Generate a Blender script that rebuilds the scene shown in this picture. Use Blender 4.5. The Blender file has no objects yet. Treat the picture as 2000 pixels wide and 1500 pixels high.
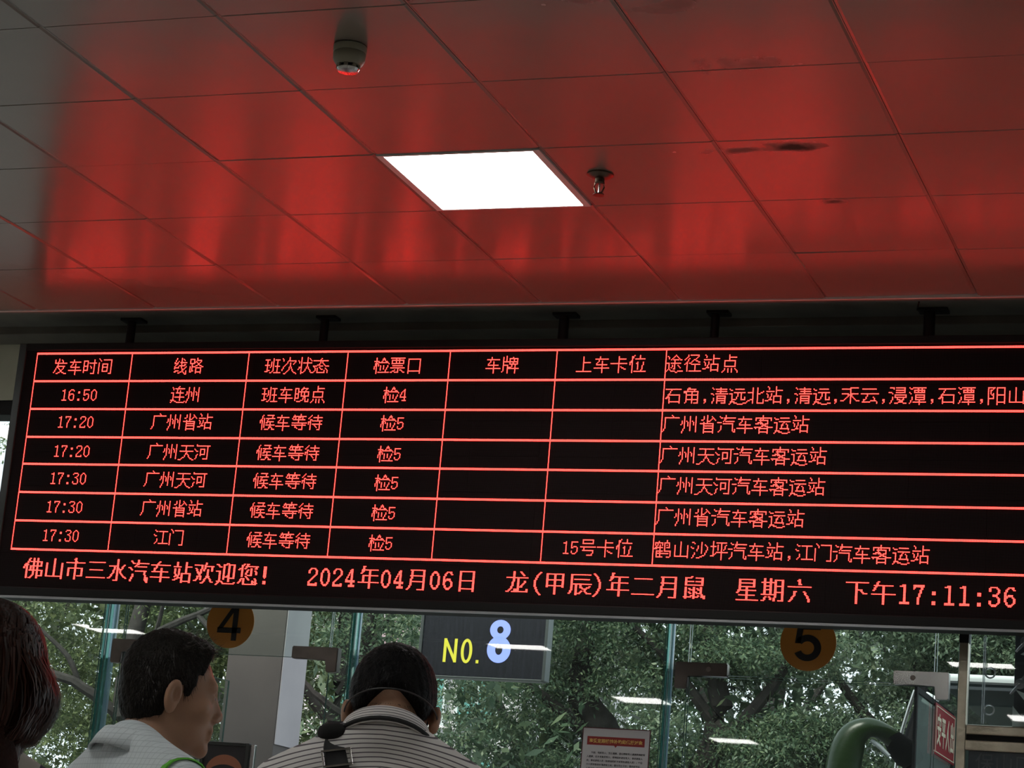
import bpy, bmesh, math, random
import numpy as np
from mathutils import Vector, Matrix
random.seed(7); rng=np.random.default_rng(7)
sc=bpy.context.scene; COL=sc.collection
R=math.radians
# ---------------------------------------------------------------- camera
CZ=1.1
def camrot():
    y,p,r=R(20.31529),R(13.54575),R(4.84749)
    f=Vector((-math.sin(y)*math.cos(p),math.cos(y)*math.cos(p),math.sin(p)))
    rt=Vector((math.cos(y),math.sin(y),0)); up=rt.cross(f)
    a=rt*math.cos(r)+up*math.sin(r); b=-rt*math.sin(r)+up*math.cos(r)
    return Matrix((a,b,-f)).transposed()
cd=bpy.data.cameras.new('camera'); cam=bpy.data.objects.new('camera',cd); COL.objects.link(cam)
cd.sensor_width=36; cd.lens=4422.76/2000*36; cd.clip_end=300
cam.matrix_world=Matrix.Translation((0,0,CZ))@camrot().to_4x4(); sc.camera=cam
# ---------------------------------------------------------------- world, sun, exposure
sc.view_settings.view_transform='Standard'; sc.view_settings.look='None'
sc.view_settings.exposure=0.75; sc.view_settings.gamma=1.0; sc.view_settings.use_curve_mapping=False
w=bpy.data.worlds.new('overcast_sky'); sc.world=w; w.use_nodes=True
bg=w.node_tree.nodes['Background']; bg.inputs[0].default_value=(0.80,0.88,0.96,1); bg.inputs[1].default_value=1.1
sd=bpy.data.lights.new('hazy_sun','SUN'); sd.energy=2.6; sd.angle=R(25); sd.color=(1,.95,.85)
so=bpy.data.objects.new('hazy_sun',sd); COL.objects.link(so); so.rotation_euler=(R(38),R(-20),0)
LAMP_E=11.0; LED_E=8.0
sc.cycles.use_denoising=True; sc.cycles.sample_clamp_indirect=6.0; sc.cycles.max_bounces=8; sc.cycles.transparent_max_bounces=24
# ---------------------------------------------------------------- material helpers
def mat(name,col,rough=.6,metal=0.,spec=.5,emit=None,es=0,**k):
    m=bpy.data.materials.new(name); m.use_nodes=True; b=m.node_tree.nodes['Principled BSDF']
    b.inputs['Base Color'].default_value=(*col,1); b.inputs['Roughness'].default_value=rough
    b.inputs['Metallic'].default_value=metal; b.inputs['Specular IOR Level'].default_value=spec
    if emit: b.inputs['Emission Color'].default_value=(*emit,1); b.inputs['Emission Strength'].default_value=es
    for kk,v in k.items(): b.inputs[kk.replace('_',' ')].default_value=v
    return m
def N(m,t,**k):
    n=m.node_tree.nodes.new(t)
    for a,b in k.items():
        if a.startswith('i_'): n.inputs[int(a[2:])].default_value=b
        else: setattr(n,a,b)
    return n
def L(m,a,b): m.node_tree.links.new(a,b)
def bs(m): return m.node_tree.nodes['Principled BSDF']
def noisy(name,c1,c2,scale=8,rough=.7,detail=5,bump=0,bscale=None,metal=0,spec=.4,coord='Object',r2=None):
    m=mat(name,c1,rough,metal,spec); tc=N(m,'ShaderNodeTexCoord'); n=N(m,'ShaderNodeTexNoise'); n.inputs['Scale'].default_value=scale; n.inputs['Detail'].default_value=detail
    L(m,tc.outputs[coord],n.inputs['Vector'])
    r=N(m,'ShaderNodeMix',data_type='RGBA'); r.inputs[6].default_value=(*c1,1); r.inputs[7].default_value=(*c2,1)
    mr=N(m,'ShaderNodeMapRange'); mr.inputs[1].default_value=.35; mr.inputs[2].default_value=.65
    L(m,n.outputs['Fac'],mr.inputs[0]); L(m,mr.outputs[0],r.inputs[0]); L(m,r.outputs[2],bs(m).inputs['Base Color'])
    if bump:
        n2=N(m,'ShaderNodeTexNoise'); n2.inputs['Scale'].default_value=bscale or scale; n2.inputs['Detail'].default_value=4
        L(m,tc.outputs[coord],n2.inputs['Vector']); b=N(m,'ShaderNodeBump'); b.inputs['Strength'].default_value=bump; b.inputs['Distance'].default_value=.01
        L(m,n2.outputs['Fac'],b.inputs['Height']); L(m,b.outputs[0],bs(m).inputs['Normal'])
    return m
def glassmat(name,tint,ior=1.5,haze=0.0,hazecol=(.3,.4,.35)):
    m=bpy.data.materials.new(name); m.use_nodes=True; nt=m.node_tree; nt.nodes.clear()
    o=nt.nodes.new('ShaderNodeOutputMaterial'); t=nt.nodes.new('ShaderNodeBsdfTransparent'); g=nt.nodes.new('ShaderNodeBsdfGlossy'); f=nt.nodes.new('ShaderNodeFresnel'); x=nt.nodes.new('ShaderNodeMixShader')
    t.inputs[0].default_value=(*tint,1); g.inputs['Roughness'].default_value=0.012; f.inputs[0].default_value=ior
    mm=nt.nodes.new('ShaderNodeMath'); mm.operation='MULTIPLY'; mm.inputs[1].default_value=1.6
    L(m,f.outputs[0],mm.inputs[0]); L(m,mm.outputs[0],x.inputs[0]); L(m,t.outputs[0],x.inputs[1]); L(m,g.outputs[0],x.inputs[2])
    if haze:
        d0=nt.nodes.new('ShaderNodeBsdfDiffuse'); d0.inputs[0].default_value=(*hazecol,1); d1=nt.nodes.new('ShaderNodeBsdfTranslucent'); d1.inputs[0].default_value=(*hazecol,1); d=nt.nodes.new('ShaderNodeMixShader'); L(m,d0.outputs[0],d.inputs[1]); L(m,d1.outputs[0],d.inputs[2]); y=nt.nodes.new('ShaderNodeMixShader'); y.inputs[0].default_value=haze
        L(m,x.outputs[0],y.inputs[1]); L(m,d.outputs[0],y.inputs[2]); L(m,y.outputs[0],o.inputs[0])
    else: L(m,x.outputs[0],o.inputs[0])
    return m
# ---------------------------------------------------------------- object helpers
def obj(name,me,mats=None,parent=None,loc=None,rot=None,kind=None):
    o=bpy.data.objects.new(name,me); COL.objects.link(o)
    if mats is not None:
        for m in (mats if isinstance(mats,(list,tuple)) else [mats]): me.materials.append(m)
    if parent: o.parent=parent
    if loc: o.location=loc
    if rot: o.rotation_euler=rot
    if kind: o['kind']=kind
    return o
def tag(o,label,cat,group=None):
    o['label']=label; o['category']=cat
    if group: o['group']=group
    return o
def empty(name,loc,label,cat,group=None,rz=0):
    o=bpy.data.objects.new(name,None); o.empty_display_size=.1; COL.objects.link(o); o.location=loc; o.rotation_euler=(0,0,rz)
    return tag(o,label,cat,group)
def mesh(V,F,smooth=False):
    me=bpy.data.meshes.new('m'); me.from_pydata([tuple(v) for v in V],[],[tuple(f) for f in F]); me.update()
    if smooth: me.polygons.foreach_set('use_smooth',[True]*len(me.polygons))
    return me
def npmesh(V,F,smooth=False,k=None):
    V=np.asarray(V,np.float32); F=np.asarray(F,np.int32); k=F.shape[1]
    me=bpy.data.meshes.new('m'); me.vertices.add(len(V)); me.vertices.foreach_set('co',V.ravel())
    me.loops.add(F.size); me.loops.foreach_set('vertex_index',F.ravel())
    me.polygons.add(len(F)); me.polygons.foreach_set('loop_start',np.arange(0,F.size,k)); me.polygons.foreach_set('loop_total',np.full(len(F),k))
    me.update(calc_edges=True)
    me.polygons.foreach_set('use_smooth',np.full(len(F),smooth)); return me
class MB:
    def __init__(s): s.bm=bmesh.new()
    def box(s,a,b,bev=0,M=None):
        x0,y0,z0=a; x1,y1,z1=b
        r=bmesh.ops.create_cube(s.bm,size=1); vs=r['verts']
        for v in vs: v.co=Vector(((x0+x1)/2+v.co.x*(x1-x0),(y0+y1)/2+v.co.y*(y1-y0),(z0+z1)/2+v.co.z*(z1-z0)))
        if bev:
            es=list({e for v in vs for e in v.link_edges}); r=bmesh.ops.bevel(s.bm,geom=es,offset=bev,segments=2,affect='EDGES',profile=.6); vs=list({v for f in r['faces'] for v in f.verts}|{v for v in vs if v.is_valid})
        if M: bmesh.ops.transform(s.bm,matrix=M,verts=vs)
        return s
    def lathe(s,prof,c=(0,0,0),n=24,M=None):
        rings=[]
        for r,z in prof:
            if r<1e-6: rings.append([s.bm.verts.new((c[0],c[1],c[2]+z))])
            else: rings.append([s.bm.verts.new((c[0]+r*math.cos(2*math.pi*i/n),c[1]+r*math.sin(2*math.pi*i/n),c[2]+z)) for i in range(n)])
        for a,b in zip(rings,rings[1:]):
            for i in range(n):
                j=(i+1)%n
                if len(a)==1 and len(b)==1: continue
                if len(a)==1: s.bm.faces.new((a[0],b[i],b[j]))
                elif len(b)==1: s.bm.faces.new((a[i],a[j],b[0]))
                else: s.bm.faces.new((a[i],a[j],b[j],b[i]))
        if M: bmesh.ops.transform(s.bm,matrix=M,verts=[v for r in rings for v in r])
        return s
    def tube(s,pts,rad,n=8,cap=True):
        pts=[Vector(p) for p in pts]; rad=rad if isinstance(rad,(list,tuple)) else [rad]*len(pts)
        rings=[]; up=Vector((.013,.02,1)).normalized()
        for i,p in enumerate(pts):
            t=(pts[min(i+1,len(pts)-1)]-pts[max(i-1,0)]).normalized()
            u=t.cross(up)
            if u.length<.05: u=t.cross(Vector((1,0,0)))
            u.normalize(); v=t.cross(u)
            rings.append([s.bm.verts.new(p+(u*math.cos(2*math.pi*k/n)+v*math.sin(2*math.pi*k/n))*rad[i]) for k in range(n)])
        for a,b in zip(rings,rings[1:]):
            for k in range(n): s.bm.faces.new((a[k],a[(k+1)%n],b[(k+1)%n],b[k]))
        if cap: s.bm.faces.new(rings[0][::-1]); s.bm.faces.new(rings[-1])
        return s
    def prism(s,pts,y0,y1):   # outline in XZ extruded along Y
        a=[s.bm.verts.new((x,y0,z)) for x,z in pts]; b=[s.bm.verts.new((x,y1,z)) for x,z in pts]; n=len(pts)
        s.bm.faces.new(a); s.bm.faces.new(b[::-1])
        for i in range(n): s.bm.faces.new((a[i],b[i],b[(i+1)%n],a[(i+1)%n]))
        return s
    def build(s,name,m=None,parent=None,smooth=False,loc=None,rot=None,kind=None):
        bmesh.ops.recalc_face_normals(s.bm,faces=s.bm.faces); me=bpy.data.meshes.new(name); s.bm.to_mesh(me); s.bm.free()
        if smooth:
            me.polygons.foreach_set('use_smooth',[True]*len(me.polygons))
            try: me.set_sharp_from_angle(angle=R(40))
            except Exception: pass
        return obj(name,me,m,parent,loc,rot,kind)
def local(o,parent,loc): return o
def textmesh(name,body,size,m,parent,loc,rot=(R(90),0,0),align='LEFT',extrude=.0004,sx=1,bold=0,line=1,spacing=1,mirror=False):
    c=bpy.data.curves.new('t','FONT'); c.body=body; c.size=size; c.align_x=align; c.extrude=extrude; c.resolution_u=3; c.offset=bold; c.space_line=line; c.space_character=spacing
    o=bpy.data.objects.new('t',c); COL.objects.link(o); dg=bpy.context.evaluated_depsgraph_get(); dg.update()
    me=bpy.data.meshes.new_from_object(o.evaluated_get(dg)); bpy.data.objects.remove(o)
    S=Matrix.Diagonal((-sx if mirror else sx,1,1,1)); me.transform(S)
    if mirror: me.flip_normals()
    me.materials.clear()
    return obj(name,me,m,parent,loc,rot)
# ---------------------------------------------------------------- materials
def ceiling_mat():
    m=mat('painted_perforated_metal',(.3,.28,.25),.23,0,.62)
    g=N(m,'ShaderNodeNewGeometry'); 
    # perforation dots
    sx=N(m,'ShaderNodeSeparateXYZ'); L(m,g.outputs['Position'],sx.inputs[0])
    def wave(o):
        a=N(m,'ShaderNodeMath',operation='MULTIPLY'); a.inputs[1].default_value=2*math.pi/.0052; L(m,o,a.inputs[0])
        b=N(m,'ShaderNodeMath',operation='SINE'); L(m,a.outputs[0],b.inputs[0]); return b.outputs[0]
    p=N(m,'ShaderNodeMath',operation='MULTIPLY'); L(m,wave(sx.outputs[0]),p.inputs[0]); L(m,wave(sx.outputs[1]),p.inputs[1])
    mr=N(m,'ShaderNodeMapRange'); mr.inputs[1].default_value=.45; mr.inputs[2].default_value=.75; mr.inputs[4].default_value=.45; L(m,p.outputs[0],mr.inputs[0])
    n=N(m,'ShaderNodeTexNoise'); n.inputs['Scale'].default_value=1.7; n.inputs['Detail'].default_value=6; L(m,g.outputs['Position'],n.inputs['Vector'])
    c1=N(m,'ShaderNodeMix',data_type='RGBA'); c1.inputs[6].default_value=(.20,.175,.14,1); c1.inputs[7].default_value=(.155,.135,.108,1); L(m,n.outputs['Fac'],c1.inputs[0])
    c2=N(m,'ShaderNodeMix',data_type='RGBA'); c2.inputs[7].default_value=(.06,.055,.05,1); L(m,c1.outputs[2],c2.inputs[6]); L(m,mr.outputs[0],c2.inputs[0])
    # water and soot stains (fixed places on the panels)
    last=c2.outputs[2]; rg=None
    nz=N(m,'ShaderNodeTexNoise'); nz.inputs['Scale'].default_value=14; nz.inputs['Detail'].default_value=6; L(m,g.outputs['Position'],nz.inputs['Vector'])
    for (x,y,rx,ry,amt) in STAINS:
        v=N(m,'ShaderNodeVectorMath',operation='SUBTRACT'); v.inputs[1].default_value=(x,y,3.641); L(m,g.outputs['Position'],v.inputs[0])
        s=N(m,'ShaderNodeVectorMath',operation='MULTIPLY'); s.inputs[1].default_value=(1/rx,1/ry,0); L(m,v.outputs[0],s.inputs[0])
        l=N(m,'ShaderNodeVectorMath',operation='LENGTH'); L(m,s.outputs[0],l.inputs[0])
        a=N(m,'ShaderNodeMath',operation='MULTIPLY_ADD'); a.inputs[1].default_value=2.6; L(m,nz.outputs['Fac'],a.inputs[0]); L(m,l.outputs['Value'],a.inputs[2])
        r=N(m,'ShaderNodeMapRange'); r.inputs[1].default_value=2.35; r.inputs[2].default_value=1.45; r.inputs[3].default_value=0; r.inputs[4].default_value=amt; L(m,a.outputs[0],r.inputs[0])
        c=N(m,'ShaderNodeMix',data_type='RGBA'); c.inputs[7].default_value=(.035,.028,.022,1); L(m,last,c.inputs[6]); L(m,r.outputs[0],c.inputs[0]); last=c.outputs[2]
        mxr=N(m,'ShaderNodeMath',operation='MAXIMUM'); mxr.inputs[1].default_value=0; L(m,r.outputs[0],mxr.inputs[0]); (L(m,rg,mxr.inputs[1]) if rg else None); rg=mxr.outputs[0]
    L(m,last,bs(m).inputs['Base Color'])
    for key,a_,b_ in (('Roughness',.225,.75),('Specular IOR Level',.62,.12)):
        q=N(m,'ShaderNodeMapRange'); q.inputs[3].default_value=a_; q.inputs[4].default_value=b_; L(m,rg,q.inputs[0]); L(m,q.outputs[0],bs(m).inputs[key])
    w_=N(m,'ShaderNodeTexNoise'); w_.inputs['Scale'].default_value=3.2; w_.inputs['Detail'].default_value=2; L(m,g.outputs['Position'],w_.inputs['Vector'])
    b=N(m,'ShaderNodeBump'); b.inputs['Strength'].default_value=.35; b.inputs['Distance'].default_value=.006; L(m,w_.outputs['Fac'],b.inputs['Height']); L(m,b.outputs[0],bs(m).inputs['Normal'])
    return m
STAINS=[(-1.62,6.80,.10,.05,.95),(-1.75,6.82,.22,.03,.6),(-1.59,7.36,.05,.025,.7),(-1.62,6.1,.16,.05,.35),(-1.9,5.35,.05,.03,.9),(-1.88,5.42,.06,.02,.8),(-1.95,5.5,.16,.1,.35),(-2.2,5.35,.2,.03,.35),(-1.72,5.65,.1,.05,.3),(-2.45,5.5,.012,.012,1)]
M={}
M['ceil']=ceiling_mat()
M['trim']=mat('white_enamel_frame',(.55,.53,.50),.4)
M['lamp']=mat('light_diffuser',(.9,.9,.9),.5,emit=(1,.985,.95),es=LAMP_E)
M['plaster']=noisy('dark_plaster',(.16,.155,.13),(.11,.105,.09),3,.9,bump=.3,bscale=12)
M['wall']=noisy('aged_painted_wall',(.62,.63,.50),(.48,.50,.39),2.5,.85,bump=.15,bscale=20)
M['roomwall']=noisy('room_paint',(.68,.67,.62),(.60,.59,.55),1.5,.8)
M['backwall']=noisy('brown_rear_wall',(.16,.15,.13),(.12,.11,.10),1.5,.85)
M['floor']=noisy('polished_floor_tile',(.46,.44,.40),(.40,.38,.35),2,.35)
M['black']=mat('black_steel',(.007,.007,.007),.6,0,.25)
M['frame']=noisy('dark_aluminium',(.035,.04,.038),(.022,.026,.024),6,.42,metal=.3)
M['lip']=mat('aluminium_lip',(.42,.43,.45),.4,.6)
M['steel']=noisy('brushed_steel',(.62,.57,.45),(.42,.38,.29),9,.3,metal=.85,bump=.2,bscale=40)
M['chrome']=mat('polished_steel',(.55,.54,.52),.16,.95)
M['patch_dark']=noisy('dark_mirror_fitting',(.10,.085,.075),(.07,.06,.055),10,.14,metal=.8)
M['patch_light']=noisy('pale_steel_fitting',(.42,.42,.40),(.28,.28,.27),8,.2,metal=.9)
M['patch']=noisy('satin_steel_fitting',(.15,.125,.11),(.11,.095,.085),12,.28,metal=.85)
M['white']=mat('off_white_plastic',(.22,.21,.15),.45)
M['brass']=mat('dull_brass',(.10,.07,.05),.35,.8)
M['glass']=glassmat('clear_float_glass',(.80,.88,.84),haze=.022,hazecol=(.55,.62,.58))
M['glassfin']=glassmat('green_edge_glass',(.42,.64,.59),haze=.16,hazecol=(.10,.30,.28))
M['stripglass']=glassmat('frosted_glass_edge',(.7,.8,.85),haze=.35,hazecol=(.55,.66,.78))
G16={
 '发':(512,8768,8736,9248,16382,1024,1024,4088,3088,4624,4384,8384,8384,17200,3086,0),
 '车':(0,512,512,16380,1024,1152,2176,4224,8184,128,128,32766,128,128,128,128),
 '时':(0,8,31752,17416,17918,17416,17416,31880,17480,17480,17416,31752,16392,16392,120,0),
 '间':(16384,9214,4098,2,16386,18402,17442,17442,18402,17442,17442,17442,18402,16386,16398,0),
 '线':(4224,4256,8336,9344,18940,30848,4248,9200,17540,31880,16464,96,15428,24996,1556,12),
 '路':(128,31872,17656,17672,18064,31840,4192,4504,24070,20984,20744,20744,22792,25080,264,0),
 '班':(0,128,63678,8328,8840,8840,8840,64136,8894,9352,8328,8328,14472,57608,1663,0),
 '次':(128,16512,8320,8702,514,580,1096,2112,4160,8352,8352,16528,16656,520,1030,6145),
 '状':(2080,2088,2084,18466,10272,11262,2080,2080,2080,14416,10320,18568,2180,2308,3587,2048),
 '态':(0,128,256,65534,320,320,544,3600,61903,16896,10504,10436,10258,18450,36850,0),
 '检':(0,4128,4208,4176,31884,6142,14337,13312,13602,20770,20772,20772,4360,4104,6143,4096),
 '票':(0,32766,576,16380,8772,8772,16380,0,8184,0,32766,128,1200,6280,26502,0),
 '口':(0,0,16380,8196,8196,8196,8196,8196,8196,8196,8196,8196,8196,16380,8196,8196),
 '牌':(2048,18464,18942,18706,18706,32766,16674,16894,31816,17480,18312,18431,17416,17416,33800,1032),
 '上':(0,256,256,256,256,256,508,256,256,256,256,256,256,256,32766,0),
 '卡':(0,256,256,508,256,256,256,65534,256,256,320,304,268,256,256,256),
 '位':(1056,6176,6176,5118,4096,12288,28804,20868,20612,4232,4232,4232,4232,4112,6143,4096),
 '途':(128,16704,8736,9232,3052,256,256,61432,8448,9504,9488,10504,8960,20480,36670,192),
 '径':(6136,4104,8208,18464,37056,4400,8716,27648,41980,8256,8256,8256,8256,8256,12286,0),
 '站':(8256,4160,4160,126,32576,64,17472,9280,9724,10500,2308,7428,57604,508,260,0),
 '点':(256,256,508,256,256,8184,4104,4104,4104,4104,8184,0,4680,4676,8770,16962),
 '连':(64,8320,6142,4352,288,288,29692,4128,4128,4128,6142,4128,4128,30752,9729,16894),
 '州':(0,4228,4228,4228,4228,21668,21140,21140,37524,4740,4228,4228,8324,8324,16388,16384),
 '晚':(0,64,30972,18824,18704,20478,18722,31010,18722,18942,18480,30800,16466,16786,7710,0),
 '石':(0,0,32766,512,1024,1024,2048,8188,4100,14340,26628,2052,2052,4092,2052,0),
 '角':(0,1536,4080,2080,32764,28804,4228,8188,4228,4228,4228,8188,4228,4228,8380,0),
 '清':(0,8256,6142,64,1022,64,26623,4096,1020,516,5116,4612,5116,8708,8764,0),
 '远':(0,0,17404,12288,0,2046,28816,4240,4240,4370,4370,7710,4096,15360,9991,16632),
 '北':(0,1088,1088,1088,1090,31820,1136,1088,1088,1088,1088,7234,25666,33858,1150,0),
 '禾':(0,254,32640,128,128,128,32510,960,704,1184,2192,4232,57479,128,128,0),
 '云':(0,0,16380,0,0,0,32767,512,512,1040,1032,6152,4220,16258,2,0),
 '浸':(0,31740,2052,1020,4,58364,4096,2046,1026,6142,4360,4568,8304,8432,18190,0),
 '潭':(0,20478,12432,2044,1172,18428,8192,1020,516,5116,4612,5116,8256,12286,16448,64),
 '阳':(0,32510,17538,22658,20610,20610,21634,19710,17538,17538,31874,16514,16514,16638,16514,16512),
 '山':(0,256,256,256,8452,8452,8452,8452,8452,8452,8452,8452,8452,16380,4,0),
 '广':(128,64,16382,8192,8192,8192,8192,8192,8192,8192,8192,8192,16384,16384,32768,0),
 '省':(256,2320,2312,2324,12578,448,2304,32760,2056,4088,2056,4088,2056,2056,4088,2056),
 '汽':(256,8448,7167,768,512,1534,61440,2044,4,4100,4100,4100,4101,8197,16387,0),
 '客':(256,256,32766,17666,20466,1040,7696,30576,448,880,64543,20464,2064,2064,4080,2064),
 '运':(0,0,17404,14336,0,2046,28736,4240,4488,4360,4360,5116,4100,15360,9990,16632),
 '天':(0,0,16382,256,256,256,256,32766,128,384,320,544,544,3088,4108,57347),
 '河':(0,8192,16383,4,4,33764,16932,12836,548,548,5092,8708,8196,8196,16508,0),
 '候':(0,2302,4100,4100,5631,9280,29824,21758,21904,5136,5631,5136,5176,4132,5063,0),
 '等':(64,4160,16382,10704,18704,16380,256,256,32767,16,32766,2064,3088,528,240,0),
 '待':(0,2080,4128,9214,16416,6176,6142,28680,20488,22526,4360,4232,4168,4104,4152,0),
 '江':(0,8192,7166,32,32,16416,12320,32,32,2080,2080,2080,4128,9215,0,0),
 '门':(8192,5118,2050,2050,16386,16386,16386,16386,16386,16386,16386,16386,16386,16386,16414,0),
 '号':(0,8184,4104,4104,8184,0,0,32766,2048,2048,8184,8,8,16,496,0),
 '鹤':(16,2064,32636,20804,21844,9284,32604,58432,1088,16254,9218,16378,9218,9218,16156,0),
 '沙':(0,24640,4160,72,580,33346,25154,1090,1092,68,4168,4104,8240,8384,18176,0),
 '坪':(4096,5118,4128,4386,32036,4388,4388,4392,4128,5119,5152,6176,28704,32,32,32),
 '0':(0,0,0,24,36,66,66,66,66,66,66,66,36,24,0,0),
 '1':(0,0,0,8,56,8,8,8,8,8,8,8,8,62,0,0),
 '2':(0,0,0,60,66,66,2,4,8,16,32,64,66,126,0,0),
 '3':(0,0,0,60,66,2,4,24,4,2,2,66,66,60,0,0),
 '4':(0,0,0,4,12,20,36,36,68,68,126,4,4,30,0,0),
 '5':(0,0,0,126,64,64,64,92,98,2,2,66,68,56,0,0),
 '6':(0,0,0,28,34,64,64,92,98,66,66,66,34,28,0,0),
 '7':(0,0,0,126,66,4,4,8,8,16,16,16,16,16,0,0),
 ':':(0,0,0,0,0,24,24,0,0,0,0,0,24,24,0,0),
 ',':(0,0,0,0,0,0,0,0,0,0,0,24,24,8,16,0),
}
G22={
 '佛':(0,209664,406272,406272,917488,799536,3683120,8139568,7995376,14267136,14267136,1684224,1835000,1585944,1585944,1585944,1585944,1598456,1622784,1803008,0,0),
 '山':(0,12288,12288,12288,12288,3158064,3158064,3158064,3158064,3158064,3158064,3158064,3158064,3158064,3158064,3158064,3158064,4194288,48,48,0,0),
 '市':(12288,28672,12288,14336,8388600,12288,12288,12288,12288,2097120,1585248,1585248,1585248,1585248,1585248,1585248,1587168,12288,12288,12288,0,0),
 '三':(0,0,0,2097136,0,0,0,0,0,0,1048512,0,0,0,0,0,0,8388600,0,0,0,0),
 '水':(12288,12288,12288,12288,12288,12384,4190400,110976,113024,114432,210432,210432,210432,406272,799104,798912,1585264,7352344,12288,126976,0,0),
 '汽':(24576,3170304,1597440,983032,57344,98304,229344,14680064,3145728,1572864,131040,192,192,786624,786528,786528,1572984,1572984,3145848,3145784,24,0),
 '车':(0,24576,49152,98304,8388600,196608,196608,923648,792576,792576,4194272,6144,6144,6144,6144,8388600,6144,6144,6144,6144,0,0),
 '站':(0,393984,393984,393984,393984,4178936,768,1671936,1671936,1671936,1671936,1687536,897072,995376,1781808,258096,929840,3682352,16368,12336,0,0),
 '欢':(0,3072,3072,8378368,57336,55344,3201072,1684272,1684272,885504,1016576,459520,197376,1017728,886656,888000,1677408,7346272,12344,57344,0,0),
 '迎':(0,7168,7403504,1623600,968240,50736,50736,50736,8177200,837168,837168,837168,839216,851504,837616,837120,787968,4130304,1671192,3211248,6291456,0),
 '您':(0,225280,942080,851960,835632,4032112,7091712,812640,812592,837168,837168,802304,835584,24576,995424,1775664,1769904,3342832,6488504,262128,0,0),
 '年':(458752,393216,393216,1048560,923648,792576,1579008,6144,524272,399360,399360,399360,399360,399360,8388600,6144,6144,6144,6144,6144,0,0),
 '月':(0,0,1048512,393408,393408,393408,393408,1048512,393408,393408,786624,786624,1048512,786624,786624,786624,1573056,1573056,3145920,6299584,0,0),
 '日':(0,0,1048512,786624,786624,786624,786624,786624,786624,786624,1048512,786624,786624,786624,786624,786624,786624,1048512,786624,786624,0,0),
 '龙':(0,99840,99072,98688,98496,98304,8388600,104448,104448,104544,202848,202944,203136,203520,401152,399360,849944,1636376,7602168,0,0,0),
 '甲':(0,0,2097120,1585248,1585248,1585248,1585248,2097120,1585248,1585248,1585248,1585248,2097120,1585248,12288,12288,12288,12288,12288,12288,0,0),
 '辰':(0,0,2097144,1572864,1572864,1572864,1834992,1572864,1572864,1572864,2097148,1677312,1677336,1678448,1673152,1671552,3247488,3250368,6418556,98304,0,0),
 '二':(0,0,0,0,2097120,0,0,0,0,0,0,0,0,0,0,0,0,8388600,0,0,0,0),
 '鼠':(0,49152,2068448,1572960,1572960,2093024,1572960,1572960,2097120,0,1585344,1783488,1700800,1585344,1785024,1685440,1585248,1635192,4177528,1585176,0,0),
 '星':(0,0,1048512,786624,786624,1048512,786624,786624,1048512,798720,798720,2097120,1585152,3158016,12288,1048512,12288,12288,12288,4194296,0,0),
 '期':(0,1622016,1626096,1625136,8387632,1625136,1625136,2084848,1625136,1625136,2083888,1625136,1626096,1625136,8387632,3120,887856,1628208,1628208,7346672,0,0),
 '六':(0,12288,28672,12288,12288,14336,0,8388600,0,0,0,230144,196992,196992,196800,393312,786528,786480,1572912,3145776,0,0),
 '下':(0,0,4194296,12288,12288,12288,12288,12288,16128,13056,12672,12528,12288,12288,12288,12288,12288,12288,12288,12288,0,0),
 '午':(0,196608,393216,393216,2097120,798720,1585152,1585152,3158016,12288,12288,8388600,12288,12288,12288,12288,12288,12288,12288,12288,0,0),
 '0':(0,0,0,224,496,792,792,1548,1548,1548,1548,1548,1548,1548,1548,792,792,496,224,0,0,0),
 '1':(0,0,0,224,992,96,96,96,96,96,96,96,96,96,96,96,96,1020,1020,0,0,0),
 '2':(0,0,0,496,792,1548,1548,1548,12,24,48,96,192,384,768,1536,1548,2044,2044,0,0,0),
 '3':(0,0,0,1008,1560,1548,1548,12,24,240,240,24,12,12,1548,1548,1560,1008,480,0,0,0),
 '4':(0,0,0,48,112,112,240,176,432,304,816,560,1584,2044,2044,48,48,252,252,0,0,0),
 '6':(0,0,0,248,408,780,768,1536,1536,1776,2032,1816,1548,1548,1548,780,792,496,224,0,0,0),
 '7':(0,0,0,2044,2044,1560,1048,48,48,48,96,96,96,192,192,192,192,192,192,0,0,0),
 ':':(0,0,0,0,0,0,0,0,224,224,224,0,0,0,0,0,224,224,224,0,0,0),
 '(':(0,6,12,24,48,48,96,96,192,192,192,192,192,192,96,96,48,48,24,12,6,0),
 ')':(0,1536,768,384,192,192,96,96,48,48,48,48,48,48,96,96,192,192,384,768,1536,0),
 '!':(0,0,0,224,224,224,224,224,224,224,224,224,224,64,0,0,224,224,224,0,0,0),
}
# ================================================================ ROOM SHELL
CEIL=CZ+2.541; GY=9.05
X0T=-5.10748797*.6; Y0T=10.21682598*.6; T=.6
RX0,RX1,RY0=-17.6,6.5,-12.0
fl=MB().box((RX0,RY0,-.12),(RX1,9.4,0)).build('floor',M['floor'],kind='structure')
wl=MB().box((RX0-.15,RY0,0),(RX0,9.2,CEIL+.05)).build('wall_left',M['roomwall'],kind='structure')
wr=MB().box((RX1,RY0,0),(RX1+.15,9.2,CEIL+.05)).build('wall_right',M['roomwall'],kind='structure')
wb=MB().box((RX0-.15,RY0-.15,0),(RX1+.15,RY0,CEIL+.05)).build('wall_back',M['backwall'],kind='structure')
wf=MB().box((RX0,8.98,3.333),(RX1,9.2,CEIL+.05)).build('wall_front',M['wall'],kind='structure')
MB().box((RX0,8.80,3.604),(RX1,8.98,CEIL+.03),bev=.004).build('trim_1',M['plaster'],kind='structure')
MB().box((RX0,8.98,3.262),(RX1,9.12,3.331),bev=.004).build('trim_2',M['black'],kind='structure')
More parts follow.
